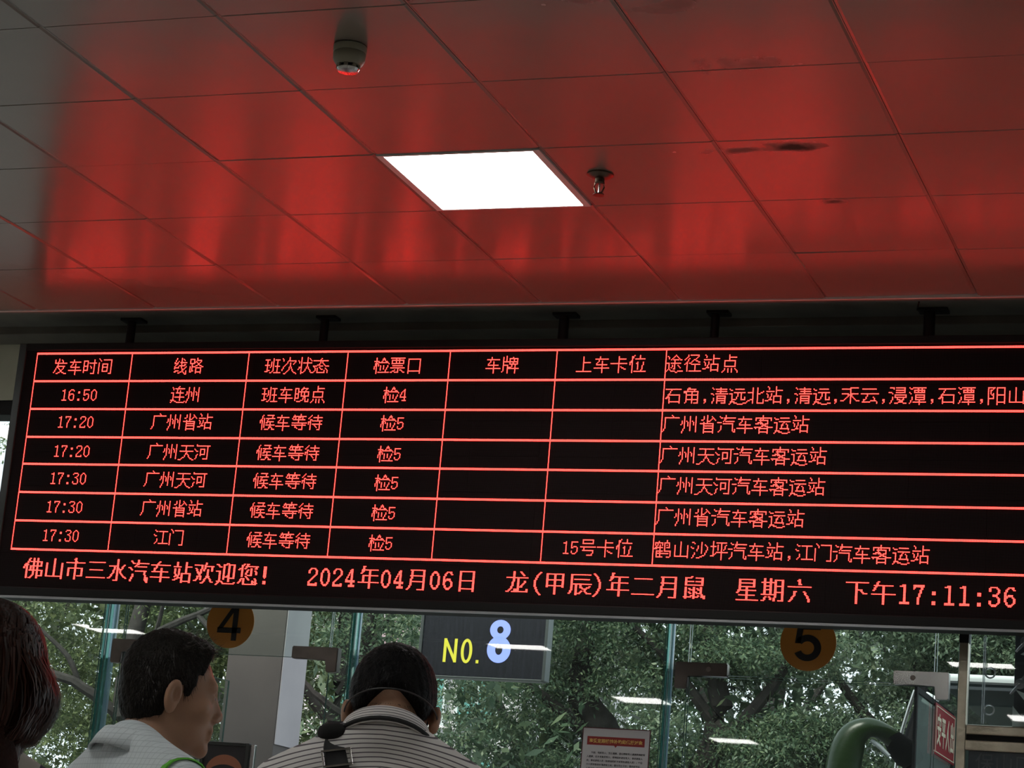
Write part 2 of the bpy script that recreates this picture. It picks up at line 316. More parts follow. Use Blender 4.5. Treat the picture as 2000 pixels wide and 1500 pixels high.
# ceiling: slab, lowered plain field outside the tiled zone, tiles one by one
I0,I1,J0,J1=-9,8,-7,4
ce=MB()
ce.box((RX0,RY0,CEIL+.035),(RX1,9.2,CEIL+.16))
xa,xb=X0T+I0*T,X0T+I1*T; ya,yb=Y0T+J0*T,Y0T+J1*T
def lampcells():
    out=[]
    for i in (-14-7,-14,-7,0,7):
        for j in (1,-6,-13,-20,-27): out.append((i,j))
    return out
LC=set(lampcells())
ceil=ce.build('ceiling',M['ceil'],kind='structure')
def tile_mesh():
    h=.2990; hy=.2995; b=.011; by=.003
    V=[];F=[]
    def ring(x,y,z):
        k=len(V); V.extend([(-x,-y,z),(x,-y,z),(x,y,z),(-x,y,z)]); return k
    r0=ring(h-b,hy-by,0); r1=ring(h-.0025,hy-.0015,.0035); r2=ring(h,hy,.0032); r3=ring(h,hy,.03)
    F.append((r0,r0+3,r0+2,r0+1))
    for a,b_ in ((r0,r1),(r1,r2),(r2,r3)):
        for i in range(4):
            j=(i+1)%4; F.append((a+i,a+j,b_+j,b_+i))
    return mesh(V,F)
tm=tile_mesh(); tm.materials.append(M['ceil'])
for i in range(I0,I1):
    for j in range(J0,J1):
        if (i,j) in LC: continue
        o=obj('ceiling_tile',tm,None,ceil,(X0T+(i+.5)*T,Y0T+(j+.5)*T,CEIL+rng.uniform(-.0008,.0008)),(R(rng.uniform(-.10,.10)),R(rng.uniform(-.10,.10)),R(rng.uniform(-.06,.06))))
        if (i,j)==(2,3): o.location.z+=.004; o.rotation_euler=(R(.45),R(-.5),R(.1)); o.location.y+=.004; o.location.x-=.004
        if (i,j)==(1,3): o.rotation_euler=(R(-.2),R(.1),0)
# plain field around (out of view), with the lamp openings left free
def field(x0,x1,y0,y1):
    xs=sorted({x0,x1}|{X0T+i*T for i,_ in LC if x0<X0T+i*T<x1}|{X0T+(i+1)*T for i,_ in LC if x0<X0T+(i+1)*T<x1})
    mb=MB()
    ys=sorted({y0,y1}|{Y0T+j*T for _,j in LC if y0<Y0T+j*T<y1}|{Y0T+(j+1)*T for _,j in LC if y0<Y0T+(j+1)*T<y1})
    for a,b in zip(xs,xs[1:]):
        for c,d in zip(ys,ys[1:]):
            ci=round(((a+b)/2-X0T)/T-.5,2); cj=round(((c+d)/2-Y0T)/T-.5,2)
            if (ci,cj) in LC: continue
            mb.box((a,c,CEIL),(b,d,CEIL+.03))
    return mb.build('ceiling_field',M['ceil'],ceil)
field(RX0,xa-.002,RY0,yb); field(xb+.002,RX1,RY0,yb); field(xa,xb,RY0,ya-.002)
MB().box((RX0,yb+.004,CEIL-.001),(RX1,8.80,CEIL+.05)).build('beam_soffit',M['plaster'],ceil)
MB().box((RX0,yb-.002,CEIL-.006),(RX1,yb+.012,CEIL+.02),bev=.002).build('edge_trim',M['trim'],ceil)
# lamps
def lamp_parts():
    f=MB(); h=.296
    for a,b in (((-h,-h,-.004),(-h+.026,h,.03)),((h-.026,-h,-.004),(h,h,.03)),((-h+.026,-h,-.004),(h-.026,-h+.012,.03)),((-h+.026,h-.012,-.004),(h-.026,h,.03))): f.box(a,b,bev=.002)
    fo=f.build('frame',M['trim']); do=MB().box((-h+.024,-h+.010,-.001),(h-.024,h-.010,.012)).build('diffuser',M['lamp'])
    return fo,do
first=None
rows={1:'in the row over the board',-6:'in the second row from the board',-13:'in the third row from the board',-20:'in the fourth row back',-27:'in the rear row by the back wall'}
cols={0:'lit square ceiling panel',-7:'lit ceiling panel in the first file left',-14:'lit ceiling panel in the second file left',-21:'lit ceiling panel at the far left',7:'lit ceiling panel at the right'}
for (i,j) in lampcells():
    x,y=X0T+(i+.5)*T,Y0T+(j+.5)*T
    if x<RX0+.5 or x>RX1-.5: continue
    lab='glowing square white light panel between the smoke detector and the sprinkler' if (i,j)==(0,1) else cols[i]+' '+rows[j]
    e=empty('ceiling_light',(x,y,CEIL),lab,'ceiling light','square ceiling light panels')
    if first is None: fo,do=lamp_parts(); first=(fo,do)
    else: fo,do=first[0].copy(),first[1].copy(); COL.objects.link(fo); COL.objects.link(do)
    fo.parent=e; do.parent=e
# smoke detector
e=empty('smoke_detector',(-2.755,5.80,CEIL),'small round cream smoke detector on the ceiling, left of the light','smoke detector')
MB().lathe([(0,0),(.046,0),(.051,-.004),(.051,-.020),(.049,-.024),(0,-.024)]).build('base',M['white'],e,True)
MB().lathe([(.047,-.024),(.050,-.028),(.049,-.046),(.042,-.058),(.036,-.064),(.0,-.064)]).build('housing',M['white'],e,True)
MB().lathe([(.030,-.060),(.030,-.073),(0,-.073)]).build('chamber',M['black'],e,True)
rb=MB()
for k in range(8):
    a=k*math.pi/4+.2; rb.box((.030,-.006,-.075),(.036,.006,-.060),M=Matrix.Rotation(a,4,'Z'))
rb.build('ribs',M['white'],e); MB().lathe([(0,-.072),(.033,-.072),(.035,-.075),(.031,-.082),(.010,-.084),(0,-.084)]).build('cap',M['chrome'],e,True)
# sprinkler
e=empty('fire_sprinkler',(-2.335,7.0,CEIL),'small dark fire sprinkler head on the ceiling, right of the light','sprinkler'); e.scale=(1.3,1.3,1.3)
MB().lathe([(0,0),(.036,0),(.036,-.004),(.026,-.010),(.016,-.014),(0,-.014)],n=20).build('escutcheon',M['brass'],e,True)
MB().lathe([(.0,-.010),(.013,-.010),(.013,-.024),(.009,-.028),(0,-.028)],n=12).build('body',M['brass'],e,True)
f=MB()
for s in (-1,1): f.tube([(s*.012,0,-.024),(s*.0135,0,-.038),(s*.009,0,-.050),(0,0,-.056)],.0025,6)
f.build('frame_arms',M['brass'],e,True); MB().tube([(0,0,-.027),(0,0,-.054)],.0028,8).build('bulb',M['chrome'],e,True)
MB().lathe([(0,-.055),(.015,-.056),(.016,-.059),(0,-.060)],n=16).build('deflector',M['brass'],e,True)
# ================================================================ DEPARTURE BOARD
BY=8.586; P=.00475; BX0=-5.4660; BZ0=3.4533
NC,NR=1024,224
def lx(c): return BX0+c*P
def lz(r): return BZ0-r*P
board=empty('departure_board',((lx(-20)+lx(NC+12))/2,BY+.08,lz(NR+8)),'long black hanging display board with red dot matrix bus departure table','display board')
bl=board.location.copy()
def bpart(mb,name,m,parent=board,**k):
    bmesh.ops.translate(mb.bm,verts=mb.bm.verts,vec=-bl) if parent==board else None
    return mb.build(name,m,parent,**k)
def loc_(v): return tuple(Vector(v)-bl)
xl,xr,zt,zb=lx(-20),lx(NC+12),lz(-9.5),lz(NR+8)
bpart(MB().box((xl+.004,BY+.012,zb+.004),(xr-.004,BY+.165,zt-.004)),'cabinet',M['black'])
fr=MB()
fr.box((xl,BY-.006,zb),(lx(-12),BY+.17,zt),bev=.004); bpart(fr,'side_frame',M['frame'])
fr=MB(); fr.box((lx(NC+6),BY-.006,zb),(xr,BY+.17,zt),bev=.004); bpart(fr,'side_frame',M['frame'])
fr=MB(); fr.box((lx(-12),BY-.006,lz(-2.5)),(lx(NC+6),BY+.17,zt),bev=.004); bpart(fr,'top_frame',M['black'])
fr=MB(); fr.box((lx(-12),BY-.006,zb),(lx(NC+6),BY+.17,lz(NR)),bev=.004); bpart(fr,'bottom_frame',M['black'])
bpart(MB().box((xl,BY-.002,zb-.009),(xr,BY+.012,zb+.001)),'bottom_lip',M['lip'])
# dark face with unlit dots
fm=mat('unlit_dot_matrix',(.02,.012,.013),.8,0,.12); g=N(fm,'ShaderNodeNewGeometry'); s_=N(fm,'ShaderNodeSeparateXYZ'); L(fm,g.outputs['Position'],s_.inputs[0])
def cellc(o,off):
    a=N(fm,'ShaderNodeMath',operation='SUBTRACT'); a.inputs[1].default_value=off-P/2; L(fm,o,a.inputs[0])
    b=N(fm,'ShaderNodeMath',operation='MODULO'); 
    c=N(fm,'ShaderNodeMath',operation='MULTIPLY'); c.inputs[1].default_value=1/P; L(fm,a.outputs[0],c.inputs[0])
    d=N(fm,'ShaderNodeMath',operation='FRACT'); L(fm,c.outputs[0],d.inputs[0])
    e_=N(fm,'ShaderNodeMath',operation='SUBTRACT'); e_.inputs[1].default_value=.5; L(fm,d.outputs[0],e_.inputs[0]); 
    f_=N(fm,'ShaderNodeMath',operation='POWER'); f_.inputs[1].default_value=2; L(fm,e_.outputs[0],f_.inputs[0]); return f_.outputs[0]
ad=N(fm,'ShaderNodeMath',operation='ADD'); L(fm,cellc(s_.outputs[0],BX0),ad.inputs[0]); L(fm,cellc(s_.outputs[2],BZ0),ad.inputs[1])
mr=N(fm,'ShaderNodeMapRange'); mr.inputs[1].default_value=.12; mr.inputs[2].default_value=.17; L(fm,ad.outputs[0],mr.inputs[0])
mx=N(fm,'ShaderNodeMix',data_type='RGBA'); mx.inputs[6].default_value=(.020,.012,.012,1); mx.inputs[7].default_value=(.006,.004,.0045,1); L(fm,mr.outputs[0],mx.inputs[0]); L(fm,mx.outputs[2],bs(fm).inputs['Base Color'])
fb=MB()
cx_=-12
mods=[-12]+list(range(64,NC,64))+[NC+6]
for a,b in zip(mods,mods[1:]):
    for c,d in zip([-3]+list(range(32,NR,32)),list(range(32,NR,32))+[NR+1]):
        fb.box((lx(a)+.0003,BY,lz(d)+.0003),(lx(b)-.0003,BY+.013,lz(c)-.0003))
bpart(fb,'matrix_panel',fm)
led=mat('lit_red_dot',(.4,.01,.01),.4,emit=(1,.0,.0),es=1)
bs(led).inputs['Emission Color'].default_value=(LED_E,.24,.19,1)
def dots(cells,name):
    cells=np.array(sorted(cells),float)
    n=len(cells); h=P*.365; 
    ang=np.arange(8)*math.pi/4+math.pi/8
    base=np.stack([np.cos(ang)*h*1.12,np.zeros(8),np.sin(ang)*h*1.12],1); top=np.stack([np.cos(ang)*h*.8,-np.full(8,.0016),np.sin(ang)*h*.8],1)
    loc=np.concatenate([base,top]); c=np.stack([BX0+cells[:,0]*P,np.full(n,BY-.0002),BZ0-cells[:,1]*P],1)-np.array(bl)
    V=(c[:,None,:]+loc[None]).reshape(-1,3)
    F=[(i,(i+1)%8,8+(i+1)%8,8+i) for i in range(8)]+[(8,9,10,11),(8,11,12,15),(12,13,14,15)]
    F=(np.arange(n)[:,None,None]*16+np.array(F)[None]).reshape(-1,4)
    o=obj(name,npmesh(V,F),led,board); return o
def put(text,c0,r0,font,h,full,half):
    out=set(); c=c0
    for ch in text:
        if ch==' ': c+=half; continue
        rows=font[ch]; wb=(16 if h==16 else 24) if ch not in '0123456789:,()!' else (8 if h==16 else 12)
        for y,v in enumerate(rows):
            for x in range(wb):
                if v>>(wb-1-x)&1: out.add((c+x,r0+y))
        c+=half if ch in "0123456789:,()!" else full
    return out
colx=[0,102,223,322,421,521,620]
lines=[0,27,54,81,107,134,161,188]
cells=set()
for r in lines:
    for c in range(0,NC-3): cells.add((c,r)); cells.add((c,r+1)) if r in (0,27,188,54,81,107,134,161) else 0
for c in colx:
    for r in range(0,190): cells.add((c,r))
for r in range(0,190): cells.add((NC-4,r))
dots(cells,'table_grid')
def ctext(s,k,a,b):
    wd=sum(8 if ch in "0123456789:," else 16 for ch in s); return put(s,int((a+b)/2-wd/2+.5),lines[k]+6-(1 if k==2 else 0),G16,16,16,8)
head=['发车时间','线路','班次状态','检票口','车牌','上车卡位']
cells=set()
for s,a,b in zip(head,colx,colx[1:]): cells|=ctext(s,0,a,b)
cells|=put('途径站点',621,6,G16,16,16,8); dots(cells,'heading_text')
rows_=[('16:50','连州','班车晚点','检4','','','石角,清远北站,清远,禾云,浸潭,石潭,阳山'),
('17:20','广州省站','候车等待','检5','','','广州省汽车客运站'),('17:20','广州天河','候车等待','检5','','','广州天河汽车客运站'),
('17:30','广州天河','候车等待','检5','','','广州天河汽车客运站'),('17:30','广州省站','候车等待','检5','','','广州省汽车客运站'),
('17:30','江门','候车等待','检5','','15号卡位','鹤山沙坪汽车站,江门汽车客运站')]
for k,rw in enumerate(rows_,1):
    cells=set()
    for s,a,b in zip(rw[:6],colx,colx[1:]):
        if s: cells|=ctext(s,k,a,b)
    cells|=put(rw[6],621,lines[k]+(7 if k in(1,) else 5 if k<6 else 6),G16,16,16,8)
    dots(cells,'row_text')
cells=set()
for s,c in (('佛山市三水汽车站欢迎您!',16),('2024年04月06日',305),('龙(甲辰)年二月鼠',491),('星期六',692),('下午17:11:36',783)):
    cells|=put(s,c,196,G22,22,22,12)
dots(cells,'footer_text')
# hangers
hl=['black steel hanger post above the first table column','black steel hanger post above the status column','black steel hanger post above the plate and berth columns','black steel hanger post above the left end of the stops column','black steel hanger post at the right with a wide dark ceiling plate and a wire']
for k,(x,s) in enumerate(((-5.07,.020),(-4.115,.019),(-3.012,.022),(-2.356,.018),(-1.478,.023))):
    e=empty('hanger_post',(x,8.70,zt),hl[k],'hanger','black posts holding up the display board')
    hh=CEIL-zt
    MB().tube([(0,0,-.0),(0,0,hh-.002)],s,14).build('post',M['black'],e,True)
    MB().box((-.045+.012*(k%2),-.03,hh-.014),(.060 if k!=4 else .075,.035,hh-.001),bev=.003).build('ceiling_plate',M['black'],e)
    if k in (0,1,2): MB().box((-.12,-.05,-.001),(.13,.05,.010),bev=.002).build('foot_plate',M['black'],e)
    else: MB().box((-.05,-.05,-.001),(.05,.05,.006),bev=.002).build('foot_plate',M['black'],e)
    if k==4: MB().tube([(-.01,-.02,hh-.004),(-.035,-.09,hh-.03),(-.02,-.14,hh-.012)],.003,6).build('wire',M['black'],e)
# ================================================================ GLASS FRONT
def pane(name,x0,x1,z0,z1,label,group=None,y=GY,m='glass'):
    o=MB().box((x0,y-.0001,z0),(x1,y+.0001,z1)).build(name,M[m])
    return o
def sheet(x0,x1,z0,z1,y=GY,m='glass',name='window_pane',parent=None,loc=None):
    t=.006; mb=MB(); mb.box((x0,y-t,z0),(x1,y+t,z1)); return mb.build(name,M[m],parent)
XA,XB,XC=-5.215,-3.99,-2.565
def win(n,x0,x1,z0,z1):
    # single-sheet pane: one face of glass with a slim polished rim
    V=[(x0,GY,z0),(x1,GY,z0),(x1,GY,z1),(x0,GY,z1)]; o=obj('window_%d'%n,mesh(V,[(0,1,2,3)]),M['glass'],kind='structure')
    mb=MB(); e=.0022
    mb.box((x0,GY-.004,z0),(x0+e,GY+.004,z1)); mb.box((x1-e,GY-.004,z0),(x1,GY+.004,z1)); mb.box((x0+e,GY-.004,z0),(x1-e,GY+.004,z0+e))
    mb.build('pane_edge',M['glassedge'],o); return o
M['glassedge']=glassmat('polished_glass_edge',(.42,.52,.48),haze=.35,hazecol=(.22,.32,.29))
TOPZ=3.262
win(1,RX0,XA-.01,.02,TOPZ); win(2,XA+.01,-5.115,.02,TOPZ)
win(3,-5.107,-4.093,2.187,TOPZ); win(4,-4.087,XB-.01,.02,TOPZ); win(5,XB+.01,XC-.01,.02,TOPZ); win(6,XC+.01,-2.472,.02,TOPZ)
win(7,-2.465,-1.461,2.187,TOPZ); win(8,-1.453,-1.365,.02,TOPZ)
# stiffening fins of green glass
for n,x in zip((1,2,3),(XA,XB,XC)):
    o=tag(MB().box((x-.007,GY+.002,.01),(x+.007,GY+.075,TOPZ),bev=.002).build('glass_fin',M['glassfin']),
      ['green glass fin beside the long haired woman','green glass fin between the two men and the platform sign','green glass fin right of the paper notice'][n-1],'glass fin','upright green glass fins')
    MB().box((x+.009,GY+.045,.01),(x+.030 if n==1 else x+.013,GY+.06,TOPZ)).build('joint_strip',M['stripglass'],o)
# doors
def door(n,x0,x1,angle,handle_x):
    h=bpy.data.objects.new('door_%d'%n,None); COL.objects.link(h); h['kind']='structure'; h.location=(x0,GY,0); h.rotation_euler=(0,0,R(angle))
    wd=x1-x0
    o=obj('door_pane',mesh([(0,0,.02),(wd,0,.02),(wd,0,2.18),(0,0,2.18)],[(0,1,2,3)]),M['glass'],h)
    mb=MB(); e=.0025
    mb.box((0,-.004,.02),(e,.004,2.18)); mb.box((wd-e,-.004,.02),(wd,.004,2.18)); mb.box((e,-.004,2.18-e),(wd-e,.004,2.18)); mb.build('door_edge',M['glassedge'],h)
    MB().tube([(handle_x,-.06,.75),(handle_x,-.06,1.45)],.014,12).tube([(handle_x,-.06,.85),(handle_x,0,.85)],.008,8).tube([(handle_x,-.06,1.35),(handle_x,0,1.35)],.008,8).build('door_handle',M['chrome'],h,True)
    return h
door(1,-5.107,-4.095,88,.93); door(2,-2.465,-1.461,0,.92)
# L-shaped patch fittings
def fitting(xc,s,label,mk):
    # xc: x of the door-side vertical gap; s=+1 arm reaches to +x
    t=.050; o=[(xc-s*.052,2.128),(xc-s*.052,2.236),(xc+s*.168,2.236),(xc+s*.168,2.182),(xc,2.182),(xc,2.128)]
    if s<0: o=o[::-1]
    mb=MB().prism(o,GY-.022,GY+.022)
    bmesh.ops.bevel(mb.bm,geom=list(mb.bm.edges),offset=.0035,segments=2,affect='EDGES')
    ob=mb.build('patch_fitting',mk); tag(ob,label,'door fitting','steel patch fittings at the glass door corners')
    mb=MB(); mb.lathe([(0,-.0005),(.010,-.0005),(.0105,.001),(0,.0014)],n=16,M=Matrix.Translation((xc+s*.09,GY-.0218,2.209))@Matrix.Rotation(R(90),4,'X')); mb.build('screw_cap',M['patch'],ob)
    return ob
fitting(-5.107,1,'steel corner fitting behind the head of the dark haired man under sign 4',M['patch'])
fitting(-4.095,-1,'brownish steel L shaped corner fitting right of the round sign 4',M['patch'])
fitting(-2.470,1,'shiny dark L shaped corner fitting left of the round sign 5',M['patch_dark'])
fitting(-1.452,-1,'light steel L shaped corner fitting right of the round sign 5',M['patch_light'])
# round gate stickers
M['orange']=noisy('orange_vinyl',(.46,.20,.03),(.41,.175,.026),4,.5)
M['ink']=mat('black_vinyl',(.004,.004,.005),.5)
def sticker(x,z,d,num,label):
    e=empty('gate_number_sign',(x,GY-.006,z),label,'sign','round orange gate number signs')
    n=64; V=[(d*math.cos(2*math.pi*i/n),0,d*math.sin(2*math.pi*i/n)) for i in range(n)]+[(d*math.cos(2*math.pi*i/n),.004,d*math.sin(2*math.pi*i/n)) for i in range(n)]
    F=[tuple(range(n)),tuple(range(2*n-1,n-1,-1))]+[(i,i+n,(i+1)%n+n,(i+1)%n) for i in range(n)]
    obj('disc',mesh(V,F),M['orange'],e)
    return e
def digit(name,paths,parent,m,y,wd,closed=True):
    # flat numeral from stroke outlines: list of polygons (x,z)
    mb=MB()
    for p in paths: mb.prism(p,y-.0012,y)
    return mb.build(name,m,parent)
def arcpts(cx,cz,rx,rz,a0,a1,n=18): return [(cx+rx*math.cos(R(a0+(a1-a0)*i/n)),cz+rz*math.sin(R(a0+(a1-a0)*i/n))) for i in range(n+1)]
def band(outer,inner): # strip of quads between two equal polylines
    return [[outer[i],outer[i+1],inner[i+1],inner[i]] for i in range(len(outer)-1)]
s4=sticker(-4.585,2.331,.116,'4','round orange gate sign beside the grey column, reading four')
digit('numeral',[[(-.060,-.048),(.055,-.048),(.055,-.024),(-.060,-.024)],[(.012,-.082),(.037,-.082),(.037,.078),(.012,.078)],[(-.060,-.030),(-.036,-.030),(.018,.052),(.018,.078),(.010,.078)]],s4,M['ink'],-.0005,1)
s5=sticker(-1.975,2.336,.1155,'5','round orange gate sign above the glass door and coach, reading five')
pp=[[(-.044,.080),(.050,.080),(.050,.053),(-.022,.053)],[(-.044,.078),(-.019,.078),(-.030,-.004),(-.054,-.004)]]
o_=arcpts(-.002,-.022,.057,.054,148,-155,26); i_=arcpts(-.002,-.022,.028,.027,148,-155,26); pp+=band(o_,i_)
digit('numeral',pp,s5,M['ink'],-.0005,1)
# paper notice taped on the glass
M['paper']=mat('white_print',(.42,.42,.43),.6); M['redprint']=mat('red_print',(.20,.008,.008),.6); M['goldprint']=mat('gold_print',(.55,.36,.09),.6); M['maroon']=mat('maroon_border',(.07,.008,.014),.6)
e=empty('notice_poster',(-2.758,GY-.006,1.735),'white paper notice with a red title bar and black Chinese text','poster')
MB().box((-.1465,-.0012,-.215),(.1465,.0012,.215)).build('border',M['maroon'],e)
MB().box((-.1425,-.0016,-.211),(.1425,-.0002,.211)).build('sheet',M['paper'],e)
MB().prism([(-.124,.178),(.124,.178),(.124,.143),(.006,.143),(0,.135),(-.006,.143),(-.124,.143)],-.0022,-.0014).build('title_bar',M['redprint'],e)
textmesh('title_text','享受定期抚恤补助的优抚对象',.0178,M['goldprint'],e,(0,-.0023,.1535),align='CENTER',bold=.0004)
body='　　包括：残疾军人；烈士遗属、因公牺牲军人遗属和病故军\n人遗属；在乡老复员军人；带病回乡退伍军人；参战退役人\n员；参试退役人员（含参加核矿开采军队退役人员）；年满\n六十周岁的农村籍退役士兵；部分烈士子女；错杀被平反\n人员子女；铀矿开采军队退役人员。'
textmesh('body_text',body,.0093,M['ink'],e,(-.122,-.0018,.108),line=1.75,bold=.00018)
# hanging platform screen outside
M['screen']=noisy('dark_led_screen',(.008,.009,.016),(.016,.018,.03),30,.6); 
nt=M['screen']; mp=N(nt,'ShaderNodeMapping'); mp.inputs['Scale'].default_value=(14,1,1.2); tc=[n for n in nt.node_tree.nodes if n.type=='TEX_COORD'][0]; nn=[n for n in nt.node_tree.nodes if n.type=='TEX_NOISE'][0]; nn.inputs['Scale'].default_value=6
L(nt,tc.outputs['Object'],mp.inputs[0]); L(nt,mp.outputs[0],nn.inputs['Vector'])
M['num8']=mat('lit_blue_numeral',(.1,.1,.3),.5,emit=(.25,.34,.90),es=1.0); M['no']=mat('lit_yellow_letters',(.2,.2,.02),.5,emit=(.60,.55,.05),es=.9)
PY=10.5
e=empty('platform_number_screen',(-3.924,PY,2.303),'dark hanging screen reading NO. 8 in yellow and pale blue','sign')
MB().box((-.322,-.0,0),(.322,.06,.40),bev=.003).build('screen',M['screen'],e)
mb=MB(); mb.box((.322,-.008,-.006),(.338,.066,.406),bev=.002); mb.box((-.338,-.008,-.006),(-.322,.066,.406),bev=.002); mb.box((-.322,-.008,-.010),(.322,.066,0),bev=.002); mb.box((-.322,-.008,.40),(.322,.066,.408),bev=.002); mb.build('screen_frame',mat('screen_frame_metal',(.16,.18,.18),.4,.6),e)
MB().tube([(-.2,.03,.405),(-.2,.03,1.50)],.012,8).tube([(.2,.03,.405),(.2,.03,1.50)],.012,8).build('hanging_rod',M['black'],e)
def strokes(name,polys,m): return digit(name,polys,e,m,-.001,1)
def strk(a,b,w):
    dx,dz=b[0]-a[0],b[1]-a[1]; l=math.hypot(dx,dz); nx,nz=-dz/l*w/2,dx/l*w/2
    return [(a[0]+nx,a[1]+nz),(b[0]+nx,b[1]+nz),(b[0]-nx,b[1]-nz),(a[0]-nx,a[1]-nz)]
wN=.015; zN=.068; hN=.118
pn=[strk((-.198,zN),(-.198,zN+hN),wN),strk((-.142,zN),(-.142,zN+hN),wN),strk((-.198,zN+hN-.006),(-.142,zN+.006),wN)]
pn+=band(arcpts(-.083,zN+hN/2,.030,hN/2+.002,0,360,28),arcpts(-.083,zN+hN/2,.015,hN/2-.013,0,360,28)); pn+=[[(-.030,zN),(-.016,zN),(-.016,zN+.016),(-.030,zN+.016)]]
for q in (pn[:3],pn[3:-1],pn[-1:]): strokes('letter',q,M['no'])
pe=band(arcpts(.086,.238,.054,.050,0,360,36),arcpts(.086,.238,.017,.018,0,360,36))+band(arcpts(.086,.140,.062,.066,0,360,36),arcpts(.086,.140,.019,.026,0,360,36))
strokes('numeral',pe,M['num8'])
# concrete canopy column outside
M['column']=noisy('shade_darkened_grey_stone',(.13,.12,.11),(.10,.093,.087),2,.8); M['column_daylit']=noisy('pale_daylit_face',(.50,.49,.49),(.42,.41,.42),2,.8)  # grey darkened for the backlit front, second tone paled for the daylit side
cy0,cy1=PY,10.79
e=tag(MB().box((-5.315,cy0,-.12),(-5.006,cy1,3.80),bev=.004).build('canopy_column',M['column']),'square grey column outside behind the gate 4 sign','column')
MB().box((-5.004,cy0+.004,1.92),(-5.000,cy1-.002,3.79)).build('daylit_side_sheet',M['column_daylit'],e)  # pale sheet puts the daylight on the side face into its colour
MB().box((-9,10.25,3.80),(1.5,11.05,4.05)).build('trim_3',M['column'],kind='structure')
# tall display stand by gate 4
M['poster']=mat('dark_screen_print',(.02,.018,.02),.25); M['orangeprint']=mat('orange_print',(.28,.10,.05),.5)
e=empty('display_stand',(-4.235,8.45,0),'grey framed dark screen standing in front of the column','display stand')
sx0,sx1,sz=-.110,.108,1.755
mb=MB()
for a,b in (((sx0,-.02,.9),(sx0+.014,.02,sz)),((sx1-.014,-.02,.9),(sx1,.02,sz)),((sx0+.014,-.02,sz-.014),(sx1-.014,.02,sz)),((sx0+.014,-.02,.9),(sx1-.014,.02,.914))): mb.box(a,b,bev=.002)
mb.build('frame',M['frame'],e); MB().box((sx0+.014,-.008,.914),(sx1-.014,.02,sz-.014)).build('screen',M['poster'],e)
mb=MB()
for p in band(arcpts(0,sz-.125,.085,.075,20,160,16),arcpts(0,sz-.150,.085,.060,20,160,16)): mb.prism(p,-.010,-.008)
mb.build('orange_arc',M['orangeprint'],e)
MB().box((sx1+.004,-.01,.9),(sx1+.022,.01,sz-.004),bev=.002).build('side_rail',M['chrome'],e)
MB().tube([(0,0,.02),(0,0,.9)],.03,12).lathe([(0,0),(.2,0),(.2,.012),(.03,.02),(0,.02)],n=32).build('base',M['frame'],e,True)
# steel framed window at the right
e=empty('steel_window_frame',(-1.344,GY,1.0),'brushed steel post and rails framing the dark window at the right','window frame')
MB().box((-.018,-.03,-1),(.018,.03,TOPZ-1),bev=.004).build('post',M['steel'],e)
MB().box((-.019,-.032,1.355),(.019,.031,TOPZ-1)).build('dark_post_reflection',M['black'],e)  # black box standing in for the dark reflection on the upper post
MB().box((.020,-.03,.997),(2.6,.03,1.035),bev=.005).build('upper_rail',M['steel'],e)
MB().box((-.018,-.026,.935),(2.6,.02,.975),bev=.004).build('lower_rail',M['steel'],e)
MB().box((.020,-.012,.975),(2.6,.012,.997)).build('filler_strip',M['black'],e)
M['bluepanel']=noisy('dark_blue_glass_panel',(.016,.028,.036),(.024,.038,.046),3,.2)
MB().box((.030,-.006,-1),(2.6,.006,.935)).build('lower_panel',M['bluepanel'],e)
MB().box((-.018,-.012,-1),(.030,.012,.935)).build('teal_jamb',mat('teal_glass_jamb',(.07,.16,.16),.3),e)
textmesh('faint_lettering','保山口',.075,mat('faded_lettering',(.05,.065,.075),.6),e,(.055,-.0075,.865))
win(9,-1.324,RX1,2.036,TOPZ)
# things stuck on and standing behind that window
M['darkboard']=noisy('charcoal_board',(.02,.022,.028),(.035,.037,.045),9,.5)
o=tag(MB().box((-1.152,GY+.03,2.036),(-.2,GY+.045,2.62),bev=.002).build('dark_display_panel',M['darkboard']),'charcoal board leaning behind the glass at the right edge','board')
M['whitepaper']=mat('torn_white_paper',(.62,.66,.64),.8)
def paper(pts,y,label):
    mb=MB().prism(pts,y,y+.0012); bmesh.ops.subdivide_edges(mb.bm,edges=mb.bm.edges,cuts=1)
    for v in mb.bm.verts: v.co.y+=.004*math.sin(v.co.x*60)
    return tag(mb.build('paper_scrap',M['whitepaper']),label,'paper','white paper pieces on the dark board')
paper([(-1.13,2.325),(-1.10,2.345),(-1.03,2.352),(-.93,2.345),(-.95,2.315),(-1.08,2.312)],GY+.021,'white paper strip on the dark board, uppermost of three')
paper([(-1.145,2.185),(-1.09,2.165),(-1.0,2.09),(-.96,2.06),(-1.02,2.055),(-1.09,2.12)],GY+.021,'slanting white paper strip on the dark board')
paper([(-1.153,2.04),(-1.153,2.12),(-1.12,2.08),(-1.08,2.07),(-1.03,2.10),(-1.0,2.04)],GY+.014,'crumpled white paper at the foot of the dark board')
M['clear']=glassmat('clear_plastic',(.75,.78,.78),haze=.22,hazecol=(.6,.64,.66))
